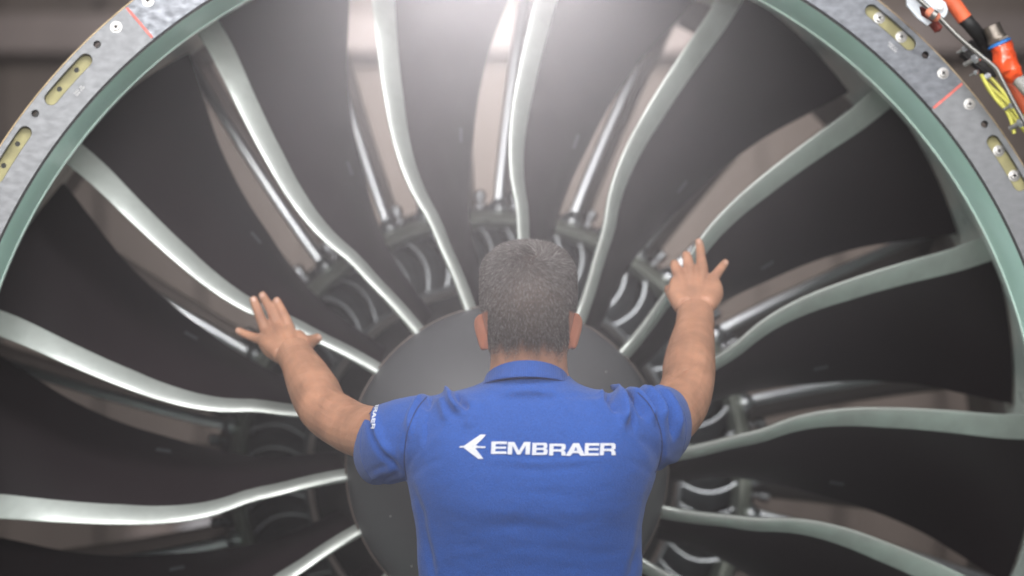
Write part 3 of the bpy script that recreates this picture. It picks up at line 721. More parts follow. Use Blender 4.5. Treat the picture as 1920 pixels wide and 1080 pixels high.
# nails
body_bvh = BVHTree.FromObject(body, bpy.context.evaluated_depsgraph_get())
mwb = man.matrix_world
def nail(x, y, dx, dy, L, W):
    o_ = MI @ Vector((0, 0, 0)); tgt = MI @ px(x, y, 4.2); d = (tgt - o_).normalized()
    hit, n_, i_, q = body_bvh.ray_cast(o_, d)
    if hit is None or (mwb @ hit).y > 4.35: return
    t = Vector((dx, 0.35, -dy)).normalized(); t = (t - n_ * t.dot(n_)).normalized(); s = n_.cross(t); v = []
    for i in range(7):
        for j in range(7):
            u, w = (i - 3) / 3, (j - 3) / 3
            q = hit + t * u * L * (1 - 0.15 * w * w) + s * w * W * (1 - 0.12 * max(u, 0)) + n_ * 0.004
            h2, n2, _, _ = body_bvh.ray_cast(q, -n_, 0.02)
            v.append((h2 + n2 * 0.00045) if h2 else q - n_ * 0.004)
    f = [(i * 7 + j, i * 7 + j + 1, (i + 1) * 7 + j + 1, (i + 1) * 7 + j) for i in range(6) for j in range(6)]
    return link("nail", mesh_from("nail", v, f), M['nail'], man)
for q in ((475, 560.5, -.35, -1, .0048, .0042), (491, 553.5, -.4, -1, .0048, .0042), (518.5, 563, -.4, -1, .0046, .0041), (446.5, 619.5, -1, -.5, .0040, .0034), (600, 632.5, .7, -.7, .0050, .0048), (1310, 453, -.1, -1, .0048, .0042), (1361, 491.5, .6, -.8, .0042, .0038), (1252.5, 541, -.3, -1, .0042, .0042)):
    nail(*q)

# ---- hair: short strands over the scalp, whorl at the crown
tri = [p for p in bme.polygons]
vx = np.empty(nv * 3); bme.vertices.foreach_get("co", vx); vx = vx.reshape(-1, 3)
vn = np.empty(nv * 3); bme.vertices.foreach_get("normal", vn); vn = vn.reshape(-1, 3)
cand = np.where(hm > 0.03)[0]
N = 60000
pick = rng.choice(cand, N, p=hm[cand] / hm[cand].sum())
P0 = vx[pick] + rng.normal(0, 0.0009, (N, 3)); N0 = vn[pick]
W0 = np.array(MI.to_3x3() @ Vector((0, 0, 1)))
crown = np.array(MI @ px(1003, 487, 3.66))
rel = P0 - crown; rel = rel - N0 * (rel * N0).sum(1, keepdims=True); dist = np.linalg.norm(rel, axis=1, keepdims=True) + 1e-6
rad_ = rel / dist; swirl = np.cross(N0, rad_)
k_ = np.exp(-dist / 0.03)
flow = rad_ * (1 - 0.75 * k_) + swirl * (1.1 * k_ + 0.12) + rng.normal(0, 0.22, (N, 3))
down = np.array([0, 0, -1.0])[None] - N0 * (-N0[:, 2:3]); flow = flow + down * 0.8 * (1 - k_)
flow -= N0 * (flow * N0).sum(1, keepdims=True); flow /= np.linalg.norm(flow, axis=1, keepdims=True)
hmk = hm[pick][:, None]; rowp = cyp[pick][:, None]
top = smoothstep(560, 470, rowp)
lift = (0.42 + 0.35 * top) * rng.uniform(0.6, 1.3, (N, 1))
LEN = (0.0040 + 0.0040 * top) * (0.30 + 0.70 * hmk) * rng.uniform(0.6, 1.25, (N, 1))
pts = []
for s in (0, 0.4, 0.75, 1.0): pts.append(P0 + N0 * (LEN * lift * s * (1.25 - 0.35 * s)) + flow * LEN * s * (0.55 + 0.45 * s) - N0 * 0.0004 * (1 - s))
PT = np.stack(pts, 1).reshape(-1, 3).astype(np.float32)
hc = bpy.data.hair_curves.new("hair"); hc.add_curves([4] * N)
hc.position_data.foreach_set("vector", PT.ravel())
ra = hc.attributes.get("radius") or hc.attributes.new("radius", 'FLOAT', 'POINT')
ra.data.foreach_set("value", np.tile(np.array([0.00016, 0.00014, 0.00010, 0.00004], np.float32), N))
ho = bpy.data.objects.new("hair", hc); COL.objects.link(ho); hc.materials.append(M['hair']); ho.parent = man

# ---- polo shirt
sh = bmesh.new()
shirt_rows = [(700, 922, 1064, 3.684, 3.830), (712, 912, 1074, 3.677, 3.834), (722, 896, 1088, 3.671, 3.838), (732, 868, 1114, 3.667, 3.845), (742, 826, 1150, 3.668, 3.855), (756, 795, 1192, 3.661, 3.868), (785, 774, 1218, 3.652, 3.885),
              (820, 765, 1230, 3.645, 3.897), (860, 762, 1234, 3.641, 3.905), (900, 764, 1226, 3.640, 3.910), (940, 773, 1215, 3.643, 3.912), (980, 781, 1208, 3.655, 3.914), (1030, 784, 1205, 3.671, 3.916), (1080, 784, 1205, 3.687, 3.918), (1160, 782, 1207, 3.700, 3.92), (1320, 778, 1212, 3.69, 3.93)]
rings = [ell_ring(px(l, r, 3.76).x, px(x, r, 3.76).x, px(l, r, 3.76).z, b, f, 64, 2.5 if r > 745 else 2.1) for (r, l, x, b, f) in catmull(shirt_rows, 4)]
bm_loft(sh, rings)
def sleeve(path):
    """path: list of (px centre, half-size across (metres), half-size vertical, direction) oval rings"""
    rr = []
    for (c, a, b, d, tip) in path:
        C = px(*c); h = Vector((d[1], -d[0], 0)).normalized() if abs(d[0]) + abs(d[1]) else Vector((1, 0, 0))
        dv = Vector((d[0], d[1], 0)).normalized(); v = (Vector((0, 0, 1)) + dv * tip).normalized()
        rr.append([C + h * a * cos(2 * pi * k / 40) + v * b * sin(2 * pi * k / 40) for k in range(40)])
    ex = [rr[-1][k] + (rr[-1][k] - rr[-2][k]).normalized() * 0.03 for k in range(40)]
    rr_all = rr + [ex]; R2 = []
    A = [np.array([list(p) for p in r]) for r in rr_all]
    for r in catmull([a.ravel() for a in A], 5): R2.append([tuple(p) for p in r.reshape(-1, 3)])
    bm_loft(sh, R2)
    return rr[-1], rr[-2]
# left cuff and right cuff ovals are turned towards where the arm goes
L_end, L_pre = sleeve([((815, 815, 3.765), .085, .060, (-1, .15), 0), ((784, 818, 3.775), .076, .063, (-1, .3), 0), ((752, 824, 3.79), .068, .0650, (-1, .6), -.02), ((732, 830, 3.815), .060, .0660, (-.8, .8), -.06), ((720, 833, 3.85), .054, .0655, (-.62, .86), -.10), ((713, 836, 3.885), .050, .0650, (-.55, .88), -.12)])
R_end, R_pre = sleeve([((1170, 800, 3.765), .085, .060, (1, .15), 0), ((1198, 803, 3.78), .076, .064, (1, .4), .02), ((1218, 803, 3.80), .068, .0665, (.9, .7), .06), ((1231, 802, 3.825), .060, .0665, (.6, .86), .12), ((1239, 800, 3.86), .054, .0655, (.42, .9), .18), ((1243, 797, 3.895), .051, .0640, (.36, .92), .24)])
tmp = bpy.data.objects.new("tmp", bm_mesh("tmp", sh, 180)); COL.objects.link(tmp)
md = tmp.modifiers.new("r", 'REMESH'); md.mode = 'VOXEL'; md.voxel_size = 0.0034; md.use_smooth_shade = True
sm = tmp.modifiers.new("s", 'SMOOTH'); sm.iterations = 14; sm.factor = 0.5
sme = evaluated(tmp); bpy.data.objects.remove(tmp)
sv = len(sme.vertices); sc_ = np.empty(sv * 3); sme.vertices.foreach_get("co", sc_); sc_ = sc_.reshape(-1, 3)
sn = np.empty(sv * 3); sme.vertices.foreach_get("normal", sn); sn = sn.reshape(-1, 3)
sx, sy = rows_of(sc_); bk = smoothstep(0.55, -0.1, sn[:, 1])
d = np.zeros(sv)
# spine hollow, shoulder-blade swell
X0 = px(990, 900, 3.65).x
sw = lambda x, y, wx, wy: np.exp(-((sx - x) / wx) ** 2 - ((sy - y) / wy) ** 2)
d += 0.010 * sw(850, 850, 75, 90) + 0.011 * sw(1130, 845, 75, 90) - 0.012 * sw(990, 985, 60, 190) - 0.0005 * sw(990, 770, 60, 50)
# folds: (polyline in photo columns/rows, height in metres, width in photo pixels)
folds = [
    ([(836, 738), (850, 756), (868, 775)], .0075, 7), ([(826, 748), (835, 768), (842, 792)], .0030, 8), ([(852, 742), (868, 757), (880, 770)], -.0055, 5), ([(880, 752), (885, 780), (880, 806)], .0022, 9),
    ([(795, 744), (783, 758), (772, 785), (766, 820)], .0042, 6), ([(808, 748), (800, 770)], -.0035, 6),
    ([(693, 762), (692, 790), (702, 825), (722, 855), (748, 880)], -.0055, 5.5), ([(702, 765), (702, 792), (714, 828), (738, 856)], .0036, 8),
    ([(694, 900), (712, 886), (742, 880)], .0030, 7), ([(700, 884), (725, 872)], -.0028, 6), ([(712, 908), (735, 893), (750, 884)], -.0030, 5),
    ([(1150, 732), (1164, 752), (1168, 775), (1163, 800)], .0075, 8), ([(1134, 742), (1146, 756), (1158, 775)], -.0060, 6), ([(1122, 738), (1135, 752)], .0035, 6),
    ([(1170, 735), (1188, 750), (1202, 768), (1210, 785)], -.0050, 7), ([(1182, 731), (1202, 748), (1218, 770), (1226, 790)], .0055, 6), ([(1196, 728), (1216, 746), (1230, 768)], -.0045, 5),
    ([(1206, 726), (1228, 742), (1240, 765), (1246, 790)], .0050, 6), ([(1220, 725), (1242, 742), (1256, 765), (1262, 795), (1262, 820)], -.0058, 5), ([(1232, 726), (1256, 746), (1270, 775), (1273, 815)], .0040, 7),
    ([(1225, 878), (1205, 850), (1180, 820), (1150, 800)], .0020, 8), ([(1222, 890), (1195, 872), (1160, 858)], -.0016, 7), ([(768, 885), (790, 855), (815, 828), (845, 808)], .0020, 8), ([(772, 895), (800, 874), (835, 860)], -.0016, 7),
    ([(1242, 850), (1258, 862), (1276, 868)], .0025, 7), ([(1236, 872), (1256, 874), (1278, 868)], -.0030, 5),
    ([(930, 742), (960, 732), (1000, 730), (1045, 738), (1075, 752)], .0030, 8), ([(950, 752), (990, 743), (1030, 750)], -.0005, 8), ([(1040, 742), (1062, 758), (1080, 782)], .0020, 9), ([(905, 745), (925, 760), (935, 785)], .0016, 9),
    ([(920, 860), (990, 868), (1060, 866), (1150, 858)], .0017, 6), ([(930, 876), (1010, 884), (1100, 878)], -.0014, 8),
    ([(772, 905), (790, 960), (800, 1020), (815, 1085)], -.0060, 7), ([(764, 915), (780, 975), (786, 1040), (790, 1085)], .0035, 8), ([(800, 950), (812, 1010), (830, 1085)], .0026, 10),
    ([(1222, 905), (1206, 975), (1196, 1030), (1180, 1085)], -.0050, 7), ([(1230, 900), (1212, 985), (1205, 1085)], .0035, 8), ([(1196, 960), (1182, 1030), (1165, 1085)], .0022, 10),
    ([(900, 960), (1000, 972), (1100, 962)], .0010, 12), ([(880, 1010), (990, 1022), (1120, 1008)], .0012, 14), ([(930, 990), (1050, 996)], -.0010, 9), ([(960, 1048), (1080, 1052)], .0010, 11), ([(990, 925), (1080, 932)], -.0010, 10)]
for poly, h, w in folds: d += (2.3 if poly[0][1] < 780 and not 900 < poly[0][0] < 1060 else 0.85) * h * ridge(sx, sy, poly, w)
arml = [(800, 744), (781, 768), (767, 800), (760, 835), (758, 868), (763, 900)]; armr = [(1196, 736), (1216, 757), (1231, 785), (1240, 815), (1241, 845), (1236, 870), (1228, 886)]
d -= 0.0022 * (ridge(sx, sy, arml, 3.2) + ridge(sx, sy, armr, 3.2))
d += 0.0016 * (ridge(sx, sy, [(x - 7, y) for x, y in arml], 5) + ridge(sx, sy, [(x + 7, y) for x, y in armr], 5))
d += np.array([0.0011 * noise.noise(Vector((p[0] * 14, p[1] * 14, p[2] * 26))) + 0.00060 * noise.noise(Vector((p[0] * 36, p[1] * 36, p[2] * 75))) for p in sc_])
sc_ = sc_ + sn * (d * bk)[:, None]
sme.vertices.foreach_set("co", sc_.ravel()); sme.update()
# open the two cuffs, the neck and the hem, then give the cloth its thickness
bm = bmesh.new(); bm.from_mesh(sme)
def cuff_plane(end, pre):
    c = sum((Vector(p) for p in end), Vector()) / 40; c0 = sum((Vector(p) for p in pre), Vector()) / 40
    n_ = (Vector(end[0]) - c).cross(Vector(end[10]) - c).normalized()
    if n_.dot(c - c0) < 0: n_ = -n_
    return c - n_ * 0.002, n_, c
cuts = [cuff_plane(L_end, L_pre), cuff_plane(R_end, R_pre)]
kill = []
zn, zh = px(0, 704, 3.75).z, px(0, 1316, 3.75).z
for f in bm.faces:
    c = f.calc_center_median()
    if c.z > zn + 0.003 or c.z < zh: kill.append(f); continue
    for (q, n_, cc) in cuts:
        if (c - q).dot(n_) > 0 and (c - cc).length < 0.10: kill.append(f); break
bmesh.ops.delete(bm, geom=kill, context='FACES')
for (q, n_, cc) in cuts:
    for v in bm.verts:
        if v.is_boundary and (v.co - cc).length < 0.10: v.co -= n_ * (v.co - q).dot(n_)
for _ in range(3): bmesh.ops.smooth_vert(bm, verts=[v for v in bm.verts if v.is_boundary], factor=0.4, use_axis_x=True, use_axis_y=True, use_axis_z=True)
me2 = bpy.data.meshes.new("polo_shirt"); bm.to_mesh(me2); bm.free(); bpy.data.meshes.remove(sme)
me2.transform(MI)
shirt = link("polo_shirt", me2, M['shirt'], man); shirt['label'] = "royal blue short-sleeved polo shirt with white embroidery across the back"
so = shirt.modifiers.new("thickness", 'SOLIDIFY'); so.thickness = 0.0018; so.offset = -1
bvh = BVHTree.FromPolygons([mwb @ v.co for v in me2.vertices], [p.vertices[:] for p in me2.polygons])
def on_shirt(x, y, off=0.0009):
    d_ = px(x, y, 1.0).normalized(); h, n_, i_, q = bvh.ray_cast(Vector((0, 0, 0)), d_)
    return None if h is None else (h - d_ * off * 0.5 + (n_ if n_.y < 0 else -n_) * off)
def draped_tube(name, poly, r, m, off):
    C = catmull(poly, 10); P = [on_shirt(c[0], c[1], off) for c in C]; P = [p for p in P if p is not None]
    bm = bmesh.new(); tube_bm(bm, [MI @ p for p in P], r, 6); return link(name, bm_mesh(name, bm, 180), m, shirt)
draped_tube("seam", arml, 0.0011, M['shirt_seam'], -0.0002); draped_tube("seam", armr, 0.0011, M['shirt_seam'], -0.0002)
# cuff hem: a line of stitching a little inside each cuff
for poly in ([(703, 764), (683, 790), (676, 830), (681, 868), (697, 901)], [(1262, 740), (1282, 775), (1286, 812), (1278, 858)]):
    draped_tube("hem_stitch", poly, 0.0005, M['collar'], 0.0001)
# collar: ribbed folded band round the neck, high at the back and lower to the front
cs = []
def col_pt(a, v):
    """a: angle round the neck, 0 at the back; v: 0 top edge .. 1 lower edge"""
    s, c = sin(a), cos(a)
    hw = 0.0615 + 0.0075 * v ** 1.1; back = 3.679 - 0.009 * v ** 1.2; front = 3.842 + 0.006 * v
    x = px(988, 700, 3.72).x + hw * s * (1 + 0.04 * (1 - c)); yc = (back + front) / 2; y = yc - (front - back) / 2 * c
    ztop = px(0, 675.5, 3.69).z - 0.034 * (1 - c) ** 1.0 * 1.0
    zb = px(0, 707, 3.665).z - 0.021 * (1 - c)
    z = ztop * (1 - v) + zb * v - 0.006 * max(0, -c) * v
    return (x, y, z)
rows = [[col_pt(a, v) for v in np.linspace(0, 1, 10)] for a in np.linspace(-pi * 0.97, pi * 0.97, 90)]
cm = sheet("collar", rows, [0.0045, 0.0040, 0.0036, 0.0034, 0.0034, 0.0034, 0.0034, 0.0036, 0.0042, 0.0034], M['collar']); cm.transform(MI)
link("collar", cm, M['collar'], shirt)
rows = [[(lambda p: (p[0] * 1.0, p[1], p[2]))(tuple(np.array(col_pt(a, 0.02)) + np.array([-0.003 * sin(a), 0.003 * cos(a), -0.036 * v])) ) for v in np.linspace(0, 1, 5)] for a in np.linspace(-pi * 0.97, pi * 0.97, 80)]
cm2 = sheet("collar_stand", rows, 0.002, M['collar']); cm2.transform(MI); link("collar_stand", cm2, M['collar'], shirt)

# ---- embroidery: the word and the mark on the back, and the word down the left sleeve
T_ = 0.20; S_ = 0.245                                             # stroke heights and stem widths of the wide letters
def rr_(cx, cy, rx, ry, a0, a1, n=7): return [(cx + rx * cos(radians(a0 + (a1 - a0) * k / n)), cy + ry * sin(radians(a0 + (a1 - a0) * k / n))) for k in range(n + 1)]
GL = {
 'E': [[(0, 0), (1, 0), (1, .20), (.27, .20), (.27, .42), (.96, .42), (.96, .59), (.27, .59), (.27, .80), (1, .80), (1, 1), (0, 1)]],
 'M': [[(0, 0), (.20, 0), (.20, .72), (.43, 0), (.57, 0), (.80, .72), (.80, 0), (1, 0), (1, 1), (.72, 1), (.50, .30), (.28, 1), (0, 1)]],
 'B': [[(0, 0)] + rr_(.84, .16, .16, .16, -90, 0) + rr_(.84, .38, .16, .14, 0, 70, 4) + rr_(.82, .66, .14, .12, -60, 0, 4) + rr_(.80, .84, .16, .16, 0, 90) + [(0, 1)],
       [(.27, .19), (.27, .42)] + rr_(.68, .305, .08, .115, 90, -90, 6), [(.27, .59), (.27, .81)] + rr_(.66, .70, .08, .11, 90, -90, 6)],
 'R': [[(0, 0), (.25, 0), (.25, .34), (.62, .34)] + rr_(.62, .20, .13, .14, 90, 0, 5) + [(.76, 0), (1.02, 0), (1.0, .20)] + rr_(.84, .26, .14, .16, 10, 80, 4) + rr_(.82, .60, .16, .14, -60, 0, 4) + rr_(.80, .80, .18, .20, 0, 90) + [(0, 1)],
       [(.25, .53), (.25, .80)] + rr_(.66, .665, .09, .135, 90, -90, 6)],
 'A': [[(0, 0), (.24, 0), (.36, .22), (.66, .22), (.78, 0), (1.02, 0), (.66, 1), (.36, 1)], [(.43, .40), (.51, .76), (.59, .40)]],
}
def drape_shape(name, loops, mapper, off, parent, m=M['thread']):
    me = curve_plate(name, loops, 0.02, 0.0)
    bm = bmesh.new(); bm.from_mesh(me); bpy.data.meshes.remove(me)
    bmesh.ops.remove_doubles(bm, verts=bm.verts, dist=1e-5)
    kill = [f for f in bm.faces if not (abs(f.normal.z) > 0.9 and f.calc_center_median().z > 0)]
    bmesh.ops.delete(bm, geom=kill, context='FACES')
    bmesh.ops.triangulate(bm, faces=bm.faces[:])
    for _ in range(2): bmesh.ops.subdivide_edges(bm, edges=bm.edges[:], cuts=1, use_grid_fill=True)
    e = bmesh.ops.extrude_face_region(bm, geom=bm.faces[:]); newv = {g for g in e['geom'] if isinstance(g, bmesh.types.BMVert)}
    bad = []
    for v in bm.verts:
        x, y = mapper(v.co.x, v.co.y); p = on_shirt(x, y, off if v in newv else -0.0006)
        if p is None: bad.append(v)
        else: v.co = MI @ p
    if bad: bmesh.ops.delete(bm, geom=bad, context='VERTS')
    return link(name, bm_mesh(name, bm, 50), m, parent)
word = [('E', 921, 950, 828, 851), ('M', 952, 994, 828.8, 852), ('B', 998, 1027, 830.5, 853), ('R', 1030, 1061, 832, 854), ('A', 1061.5, 1097, 831, 854.5), ('E', 1096.5, 1123, 831, 854.2), ('R', 1125, 1154, 831, 853.5)]
for ch, x0, x1, y0, y1 in word:
    drape_shape("letter", GL[ch], lambda u, v, a=x0, b=x1, c=y0, e=y1: (a + (b - a) * u + 1.2 * (v - 0.5), e + (c - e) * v), 0.0011, shirt)
Z8 = 5.647
mark = [(118, 330), (135, 319), (170, 317), (345, 198), (401, 197), (372, 235), (292, 311), (330, 321), (398, 322), (394, 338), (330, 338), (288, 340), (332, 398), (374, 453), (320, 453), (240, 392), (165, 334), (122, 335)]
drape_shape("emblem", [[(x / 100, -y / 100) for x, y in mark]], lambda u, v: (840 + u * 100 / Z8, 780 - v * 100 / Z8), 0.0011, shirt)
for i, (ch, y0, y1, x0) in enumerate((('B', 755, 763, 704), ('R', 764.5, 773, 701), ('A', 773.5, 784, 698.5), ('E', 785, 793.5, 696.8), ('R', 795, 804, 696.5))):
    drape_shape("letter", GL[ch], lambda u, v, a=y0, b=y1, c=x0: (c + 6.5 * v - 2.5 * (u - 0.5), a + (b - a) * u), 0.0010, shirt)

# ---- trousers below the frame
bm = bmesh.new()
rings = [ell_ring(px(l, r, 3.78).x, px(x, r, 3.78).x, px(l, r, 3.78).z, b, f, 32, 2.3) for (r, l, x, b, f) in [(1290, 800, 1190, 3.685, 3.91), (1340, 795, 1195, 3.68, 3.91), (1420, 790, 1200, 3.67, 3.905), (1470, 792, 1198, 3.69, 3.90)]]
bm_loft(bm, rings)
for s in (-1, 1):
    cx_ = px(995, 1400, 3.78).x + s * 0.088
    limb(bm, [(cx_, 3.79, px(0, 1420, 3.78).z), (cx_ + s * .01, 3.785, -1.0), (cx_ + s * .02, 3.79, -1.2), (cx_ + s * .02, 3.80, FLOOR + 0.03)], [0.088, 0.075, 0.065, 0.062], 5, 20)
    limb(bm, [(cx_ + s * .02, 3.75, FLOOR + 0.04), (cx_ + s * .025, 3.86, FLOOR + 0.035), (cx_ + s * .03, 3.96, FLOOR + 0.03)], [0.04, 0.044, 0.03], 4, 14)
me = bm_mesh("trousers", bm, 180); me.transform(MI); link("trousers", me, M['trousers'], man)

# ================================================================== PIPES AND WIRING OUTSIDE THE CASE, UPPER RIGHT
YX = 4.17
def curve_tube(name, pts, r, m, parent, n=8, seg=14, wob=0.0, rr=None):
    C = catmull([list(px(*p)) + [q] for p, q in zip(pts, rr or [r] * len(pts))], n)
    bm = bmesh.new(); R = []
    for i, c in enumerate(C): R.append(float(c[3]) * (1 + wob * noise.noise(Vector((i * 0.55, c[0] * 30, 3.1)))))
    tube_bm(bm, [c[:3] for c in C], R, seg)
    if wob:
        for v in bm.verts:
            k = noise.noise(v.co * 95); v.co += Vector((k, noise.noise(v.co * 80 + Vector((5, 1, 2))), k)) * wob * 0.012
    return link(name, bm_mesh(name, bm, 60), m, parent)
I4 = Matrix()
pipe = empty("steel_pipe", I4, "thin bent steel pipe running past the clamp along the outside of the ring", "pipe")
curve_tube("pipe_run", [(1690, -34, 4.14), (1722, -2, 4.14), (1760, 32, 4.14), (1800, 72, 4.14), (1838, 104, 4.14), (1858, 120, 4.14), (1868, 130, 4.14), (1876, 145, 4.14), (1890, 172, 4.14), (1908, 206, 4.14), (1940, 262, 4.14)], 0.0044, M['tube'], pipe, 6)
bracket = empty("clamp_bracket", I4, "pale bracket plate with a pinkish clamp holding the steel pipe", "bracket")
def plate_px(name, loop, Y, th, m, parent, bev=0.0008):
    lp = [(px(x, y, Y).x, px(x, y, Y).z) for x, y in loop]
    me = curve_plate(name, [lp], th, bev); me.transform(TO_XZ); me.transform(Matrix.Translation((0, Y, 0)))
    return link(name, me, m, parent, False)
plate_px("plate", [(1700, -20), (1745, -6), (1762, -2), (1772, 6), (1776, 18), (1774, 28), (1766, 36), (1757, 35), (1748, 24), (1738, 10), (1722, 12), (1726, 30), (1746, 42), (1738, 48), (1720, 34), (1700, 10)], 4.16, 0.006, M['bracket'], bracket)
curve_tube("clamp", [(1742, 22, 4.135), (1748, 27, 4.130), (1757, 33, 4.135)], 0.0085, M['pink'], bracket, 4)
curve_tube("clamp_band", [(1747, 25.5, 4.128), (1754, 30.5, 4.128)], 0.0090, M['tube'], bracket, 4)
bm = bmesh.new(); bm.from_mesh(SM); me = bpy.data.meshes.new("bolt"); bm.to_mesh(me); bm.free()
o = link("bolt", me, None, bracket, False); o.matrix_local = Matrix.Translation(px(1762, 13, 4.154)) @ Matrix.Diagonal((.8, 1.2, .8, 1))
cable = empty("sleeved_cable", I4, "smooth orange sleeved cable with black end, upper cable beside the bracket", "cable")
curve_tube("orange_sleeve", [(1745, -40, 4.20), (1770, -12, 4.20), (1790, 10, 4.20), (1809, 36, 4.20)], 0.0135, M['orange_matte'], cable, 8, 18, 0.03)
curve_tube("black_tape", [(1808, 35, 4.20), (1820, 48, 4.20), (1832, 62, 4.21), (1842, 74, 4.22)], 0.0125, M['black'], cable, 6, 18, 0.04)
curve_tube("wire_bundle", [(1838, 70, 4.22), (1848, 90, 4.23), (1860, 110, 4.24)], 0.0105, M['near_black'], cable, 6, 12, 0.05)
conn = empty("harness_connector", I4, "threaded metal connector with blue ring on a wrinkled glossy orange boot", "connector")
A_, B_ = px(1858, 48, 4.19), px(1871, 76, 4.19); ax = (B_ - A_).normalized()
bm = bmesh.new(); pts = []; rad = []
L_ = (B_ - A_).length
for i in range(34):
    t = i / 33; pts.append(A_ + ax * L_ * t); rad.append(0.0158 + (0.0006 if i % 3 == 0 else 0) if t < 0.75 else 0.0175)
tube_bm(bm, pts, rad, 28, False)
pin = [pts[0] + ax * 0.0, pts[0] + ax * 0.012]
tube_bm(bm, [pts[0], pts[0] + ax * 0.0002, pts[0] + ax * 0.02], [0.0158, 0.0138, 0.0135], 28, False)
link("threaded_shell", bm_mesh("threaded_shell", bm, 40), M['nickel'], conn)
bm = bmesh.new(); tube_bm(bm, [A_ + ax * 0.012, A_ + ax * 0.0125], [0.0137, 0.0137], 24); link("contact_insert", bm_mesh("contact_insert", bm, 40), M['near_black'], conn)
bm = bmesh.new(); C_ = B_ - ax * 0.004; tube_bm(bm, [C_, C_ + ax * 0.002, C_ + ax * 0.006, C_ + ax * 0.008], [0.018, 0.0205, 0.0205, 0.018], 6); link("hex_nut", bm_mesh("hex_nut", bm, 30), M['nickel'], conn, False)
bm = bmesh.new(); C_ = B_ + ax * 0.004; tube_bm(bm, [C_, C_ + ax * 0.001, C_ + ax * 0.004, C_ + ax * 0.005], [0.0195, 0.0215, 0.0215, 0.0195], 30); link("blue_ring", bm_mesh("blue_ring", bm, 30), M['blue_ring'], conn)
C2 = catmull([list(B_ + ax * 0.008) + [.0185], list(px(1881, 98, 4.19)) + [.0195], list(px(1886, 118, 4.19)) + [.0210], list(px(1897, 135, 4.19)) + [.0185], list(px(1906, 146, 4.19)) + [.0150]], 12)
bm = bmesh.new(); tube_bm(bm, [c[:3] for c in C2], [float(c[3]) for c in C2], 40)
for v in bm.verts:
    q = v.co * 60; w_ = noise.noise(Vector((q.x * .7 + q.z * .5, q.y, q.z * 2.2 - q.x))); v.co += Vector((noise.noise(q + Vector((9, 0, 0))), noise.noise(q), w_)) * 0.0040 + (v.co - B_).normalized() * abs(noise.noise(q * 2.0)) * 0.0022
link("orange_boot", bm_mesh("orange_boot", bm, 70), M['orange'], conn)
curve_tube("braid", [(1905, 145, 4.19), (1918, 160, 4.19), (1945, 190, 4.19)], 0.0115, M['braid'], conn, 8, 16, 0.05)
lower = empty("lower_cable", I4, "darker orange cable passing behind the lower bend of the steel pipe", "cable")
curve_tube("cable_run", [(1850, 108, 4.25), (1872, 128, 4.25), (1892, 160, 4.24), (1912, 186, 4.24), (1945, 240, 4.24)], 0.0105, M['orange_matte'], lower, 8, 16, 0.06)
stub = empty("red_hose", I4, "short dull red hose end tucked under the pale bracket", "hose")
curve_tube("hose_run", [(1716, 20, 4.19), (1732, 25, 4.19), (1752, 46, 4.20), (1760, 56, 4.20)], 0.0085, mat("dull_red", (0.30, 0.045, 0.03), 0.5, 0.0, 30, 0.2), stub, 6)
def wire_label(k): return ["topmost yellow wire of the fan below the steel pipe", "second yellow wire from the top beside the ring", "third yellow wire from the top beside the ring", "lowest yellow wire lying nearest the ring"][k]
for k, (pt) in enumerate([[(1846, 147, 4.19), (1856, 146, 4.19), (1880, 172, 4.18), (1897, 196, 4.18), (1930, 232, 4.18)], [(1845, 150, 4.18), (1860, 166, 4.18), (1884, 188, 4.18), (1902, 210, 4.18), (1930, 245, 4.18)],
                          [(1846, 152, 4.17), (1857, 172, 4.17), (1880, 196, 4.17), (1898, 218, 4.17), (1925, 250, 4.17)], [(1840, 140, 4.16), (1850, 158, 4.16), (1868, 186, 4.16), (1886, 206, 4.16), (1896, 226, 4.16), (1902, 250, 4.16)]]):
    w_ = curve_tube("yellow_wire", pt, 0.0036, M['yellow'], None, 8, 10)
    tag(w_, wire_label(k), "wire", "yellow wires beside the ring")
tie = tag(curve_tube("cable_tie", [(1842, 150, 4.165), (1848, 145, 4.165), (1854, 142, 4.17)], 0.0052, M['bracket'], None, 4), "pale tie gathering the yellow wires beside the ring", "cable tie")
for k, (x, y, r, lab) in enumerate(((1806, 93, .0042, "small bright bolt head above the red index line, upper one"), (1826, 112, .0065, "large bright nut close above the red index line"), (1828, 137, .0034, "tiny bright bolt at the outer end of the red index line"), (1895, 199, .0045, "round bright fitting on the yellow wires"), (1911, 232, .0065, "bright fitting at the end of the yellow wires by the picture's edge"))):
    f_ = empty("pipe_fitting", Matrix.Translation(px(x, y, 4.15)), lab, "fitting", "small fittings along the ring")
    bm = bmesh.new(); tube_bm(bm, [Vector((0, 0, 0)), Vector((.3, -.3, .2)) * r, Vector((.9, -.9, .6)) * r], [r * 1.3, r * 1.35, r * 1.2], 6)
    link("nut", bm_mesh("nut", bm, 30), M['polish'], f_, False)
    bm = bmesh.new(); tube_bm(bm, [Vector((-2.2, 1.6, -1.2)) * r, Vector((1.5, -1.5, 1.0)) * r], [r * .7, r * .7], 12)
    link("shank", bm_mesh("shank", bm, 60), M['screw'], f_)
hb = empty("harness_block", Matrix.Translation(px(1840, 112, 4.26)), "dark junction block half hidden behind the steel pipe", "junction block")
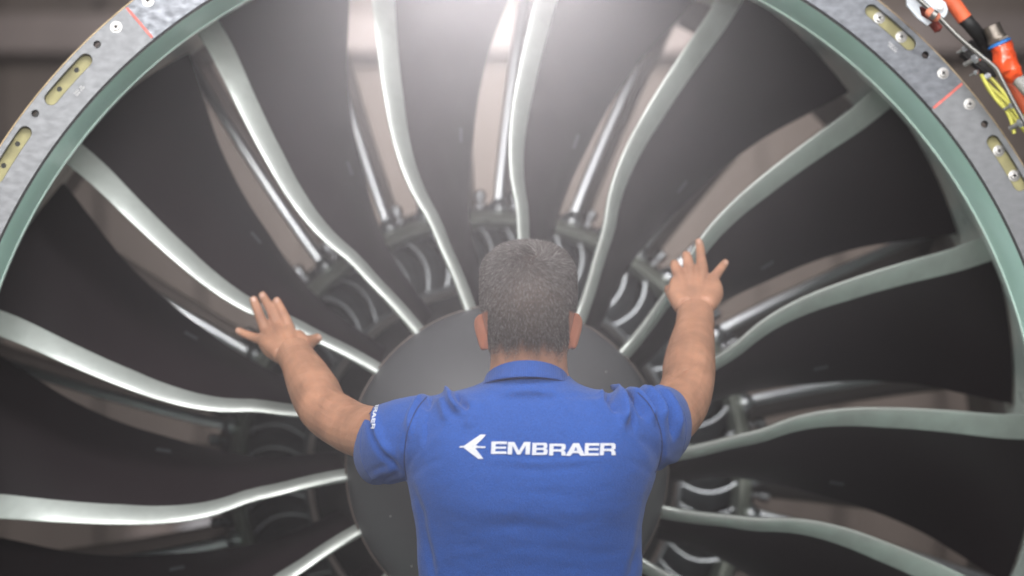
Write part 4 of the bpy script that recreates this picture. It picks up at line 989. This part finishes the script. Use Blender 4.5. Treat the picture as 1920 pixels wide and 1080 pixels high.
bm = bmesh.new(); bmesh.ops.create_cube(bm, size=1, matrix=Matrix.Rotation(radians(40), 4, 'Y') @ Matrix.Diagonal((.075, .04, .034, 1))); bmesh.ops.bevel(bm, geom=bm.edges[:], offset=.004, segments=2, affect='EDGES')
link("block", bm_mesh("block", bm, 40), M['near_black'], hb, False)

# ================================================================== FAR THINGS SEEN THROUGH THE LOWEST GAPS
def far_box(name, x0, y0, x1, y1, Y, dep, m, label, cat):
    a = px(x0, y1, Y); b = px(x1, y0, Y)
    e_ = empty(name, Matrix.Translation(((a.x + b.x) / 2, Y, FLOOR)), label, cat)
    bm = bmesh.new(); h = b.z - FLOOR
    bmesh.ops.create_cube(bm, size=1, matrix=Matrix.Translation((0, dep / 2, h - (b.z - a.z) / 2)) @ Matrix.Diagonal((b.x - a.x, dep, b.z - a.z, 1))); bmesh.ops.bevel(bm, geom=bm.edges[:], offset=.01, segments=2, affect='EDGES')
    link("top_box", bm_mesh("top_box", bm, 40), m, e_, False)
    bm = bmesh.new()
    hh = a.z - FLOOR
    for sx_ in (-1, 1):
        for dy in (0.03, dep - 0.03): bmesh.ops.create_cube(bm, size=1, matrix=Matrix.Translation((sx_ * (b.x - a.x) * .42, dy, hh / 2)) @ Matrix.Diagonal((.04, .04, hh, 1)))
    link("stand", bm_mesh("stand", bm, 40), M['duct'], e_, False)
far_box("pale_crate", 326, 992, 394, 1034, 8.6, 0.5, M['crate'], "pale crate blurred behind the engine, seen through the lower left gap", "crate")
far_box("grey_crate", 225, 1004, 300, 1046, 9.0, 0.5, M['beam'], "dull grey crate left of the pale crate behind the engine", "crate")

# ================================================================== THE AIR
me = box_mesh("haze", (-9.6, -1.2, FLOOR - 1.1), (9.6, 12.2, 6.2))
mh = bpy.data.materials.new("haze_air"); mh.use_nodes = True; nt = mh.node_tree; nt.nodes.clear()
out = nt.nodes.new("ShaderNodeOutputMaterial"); pv = nt.nodes.new("ShaderNodeVolumePrincipled")
pv.inputs["Color"].default_value = (0.93, 0.90, 0.91, 1); pv.inputs["Density"].default_value = 0.02; pv.inputs["Anisotropy"].default_value = 0.89
nt.links.new(pv.outputs[0], out.inputs["Volume"])
tag(link("haze", me, mh, None, False), kind='stuff')
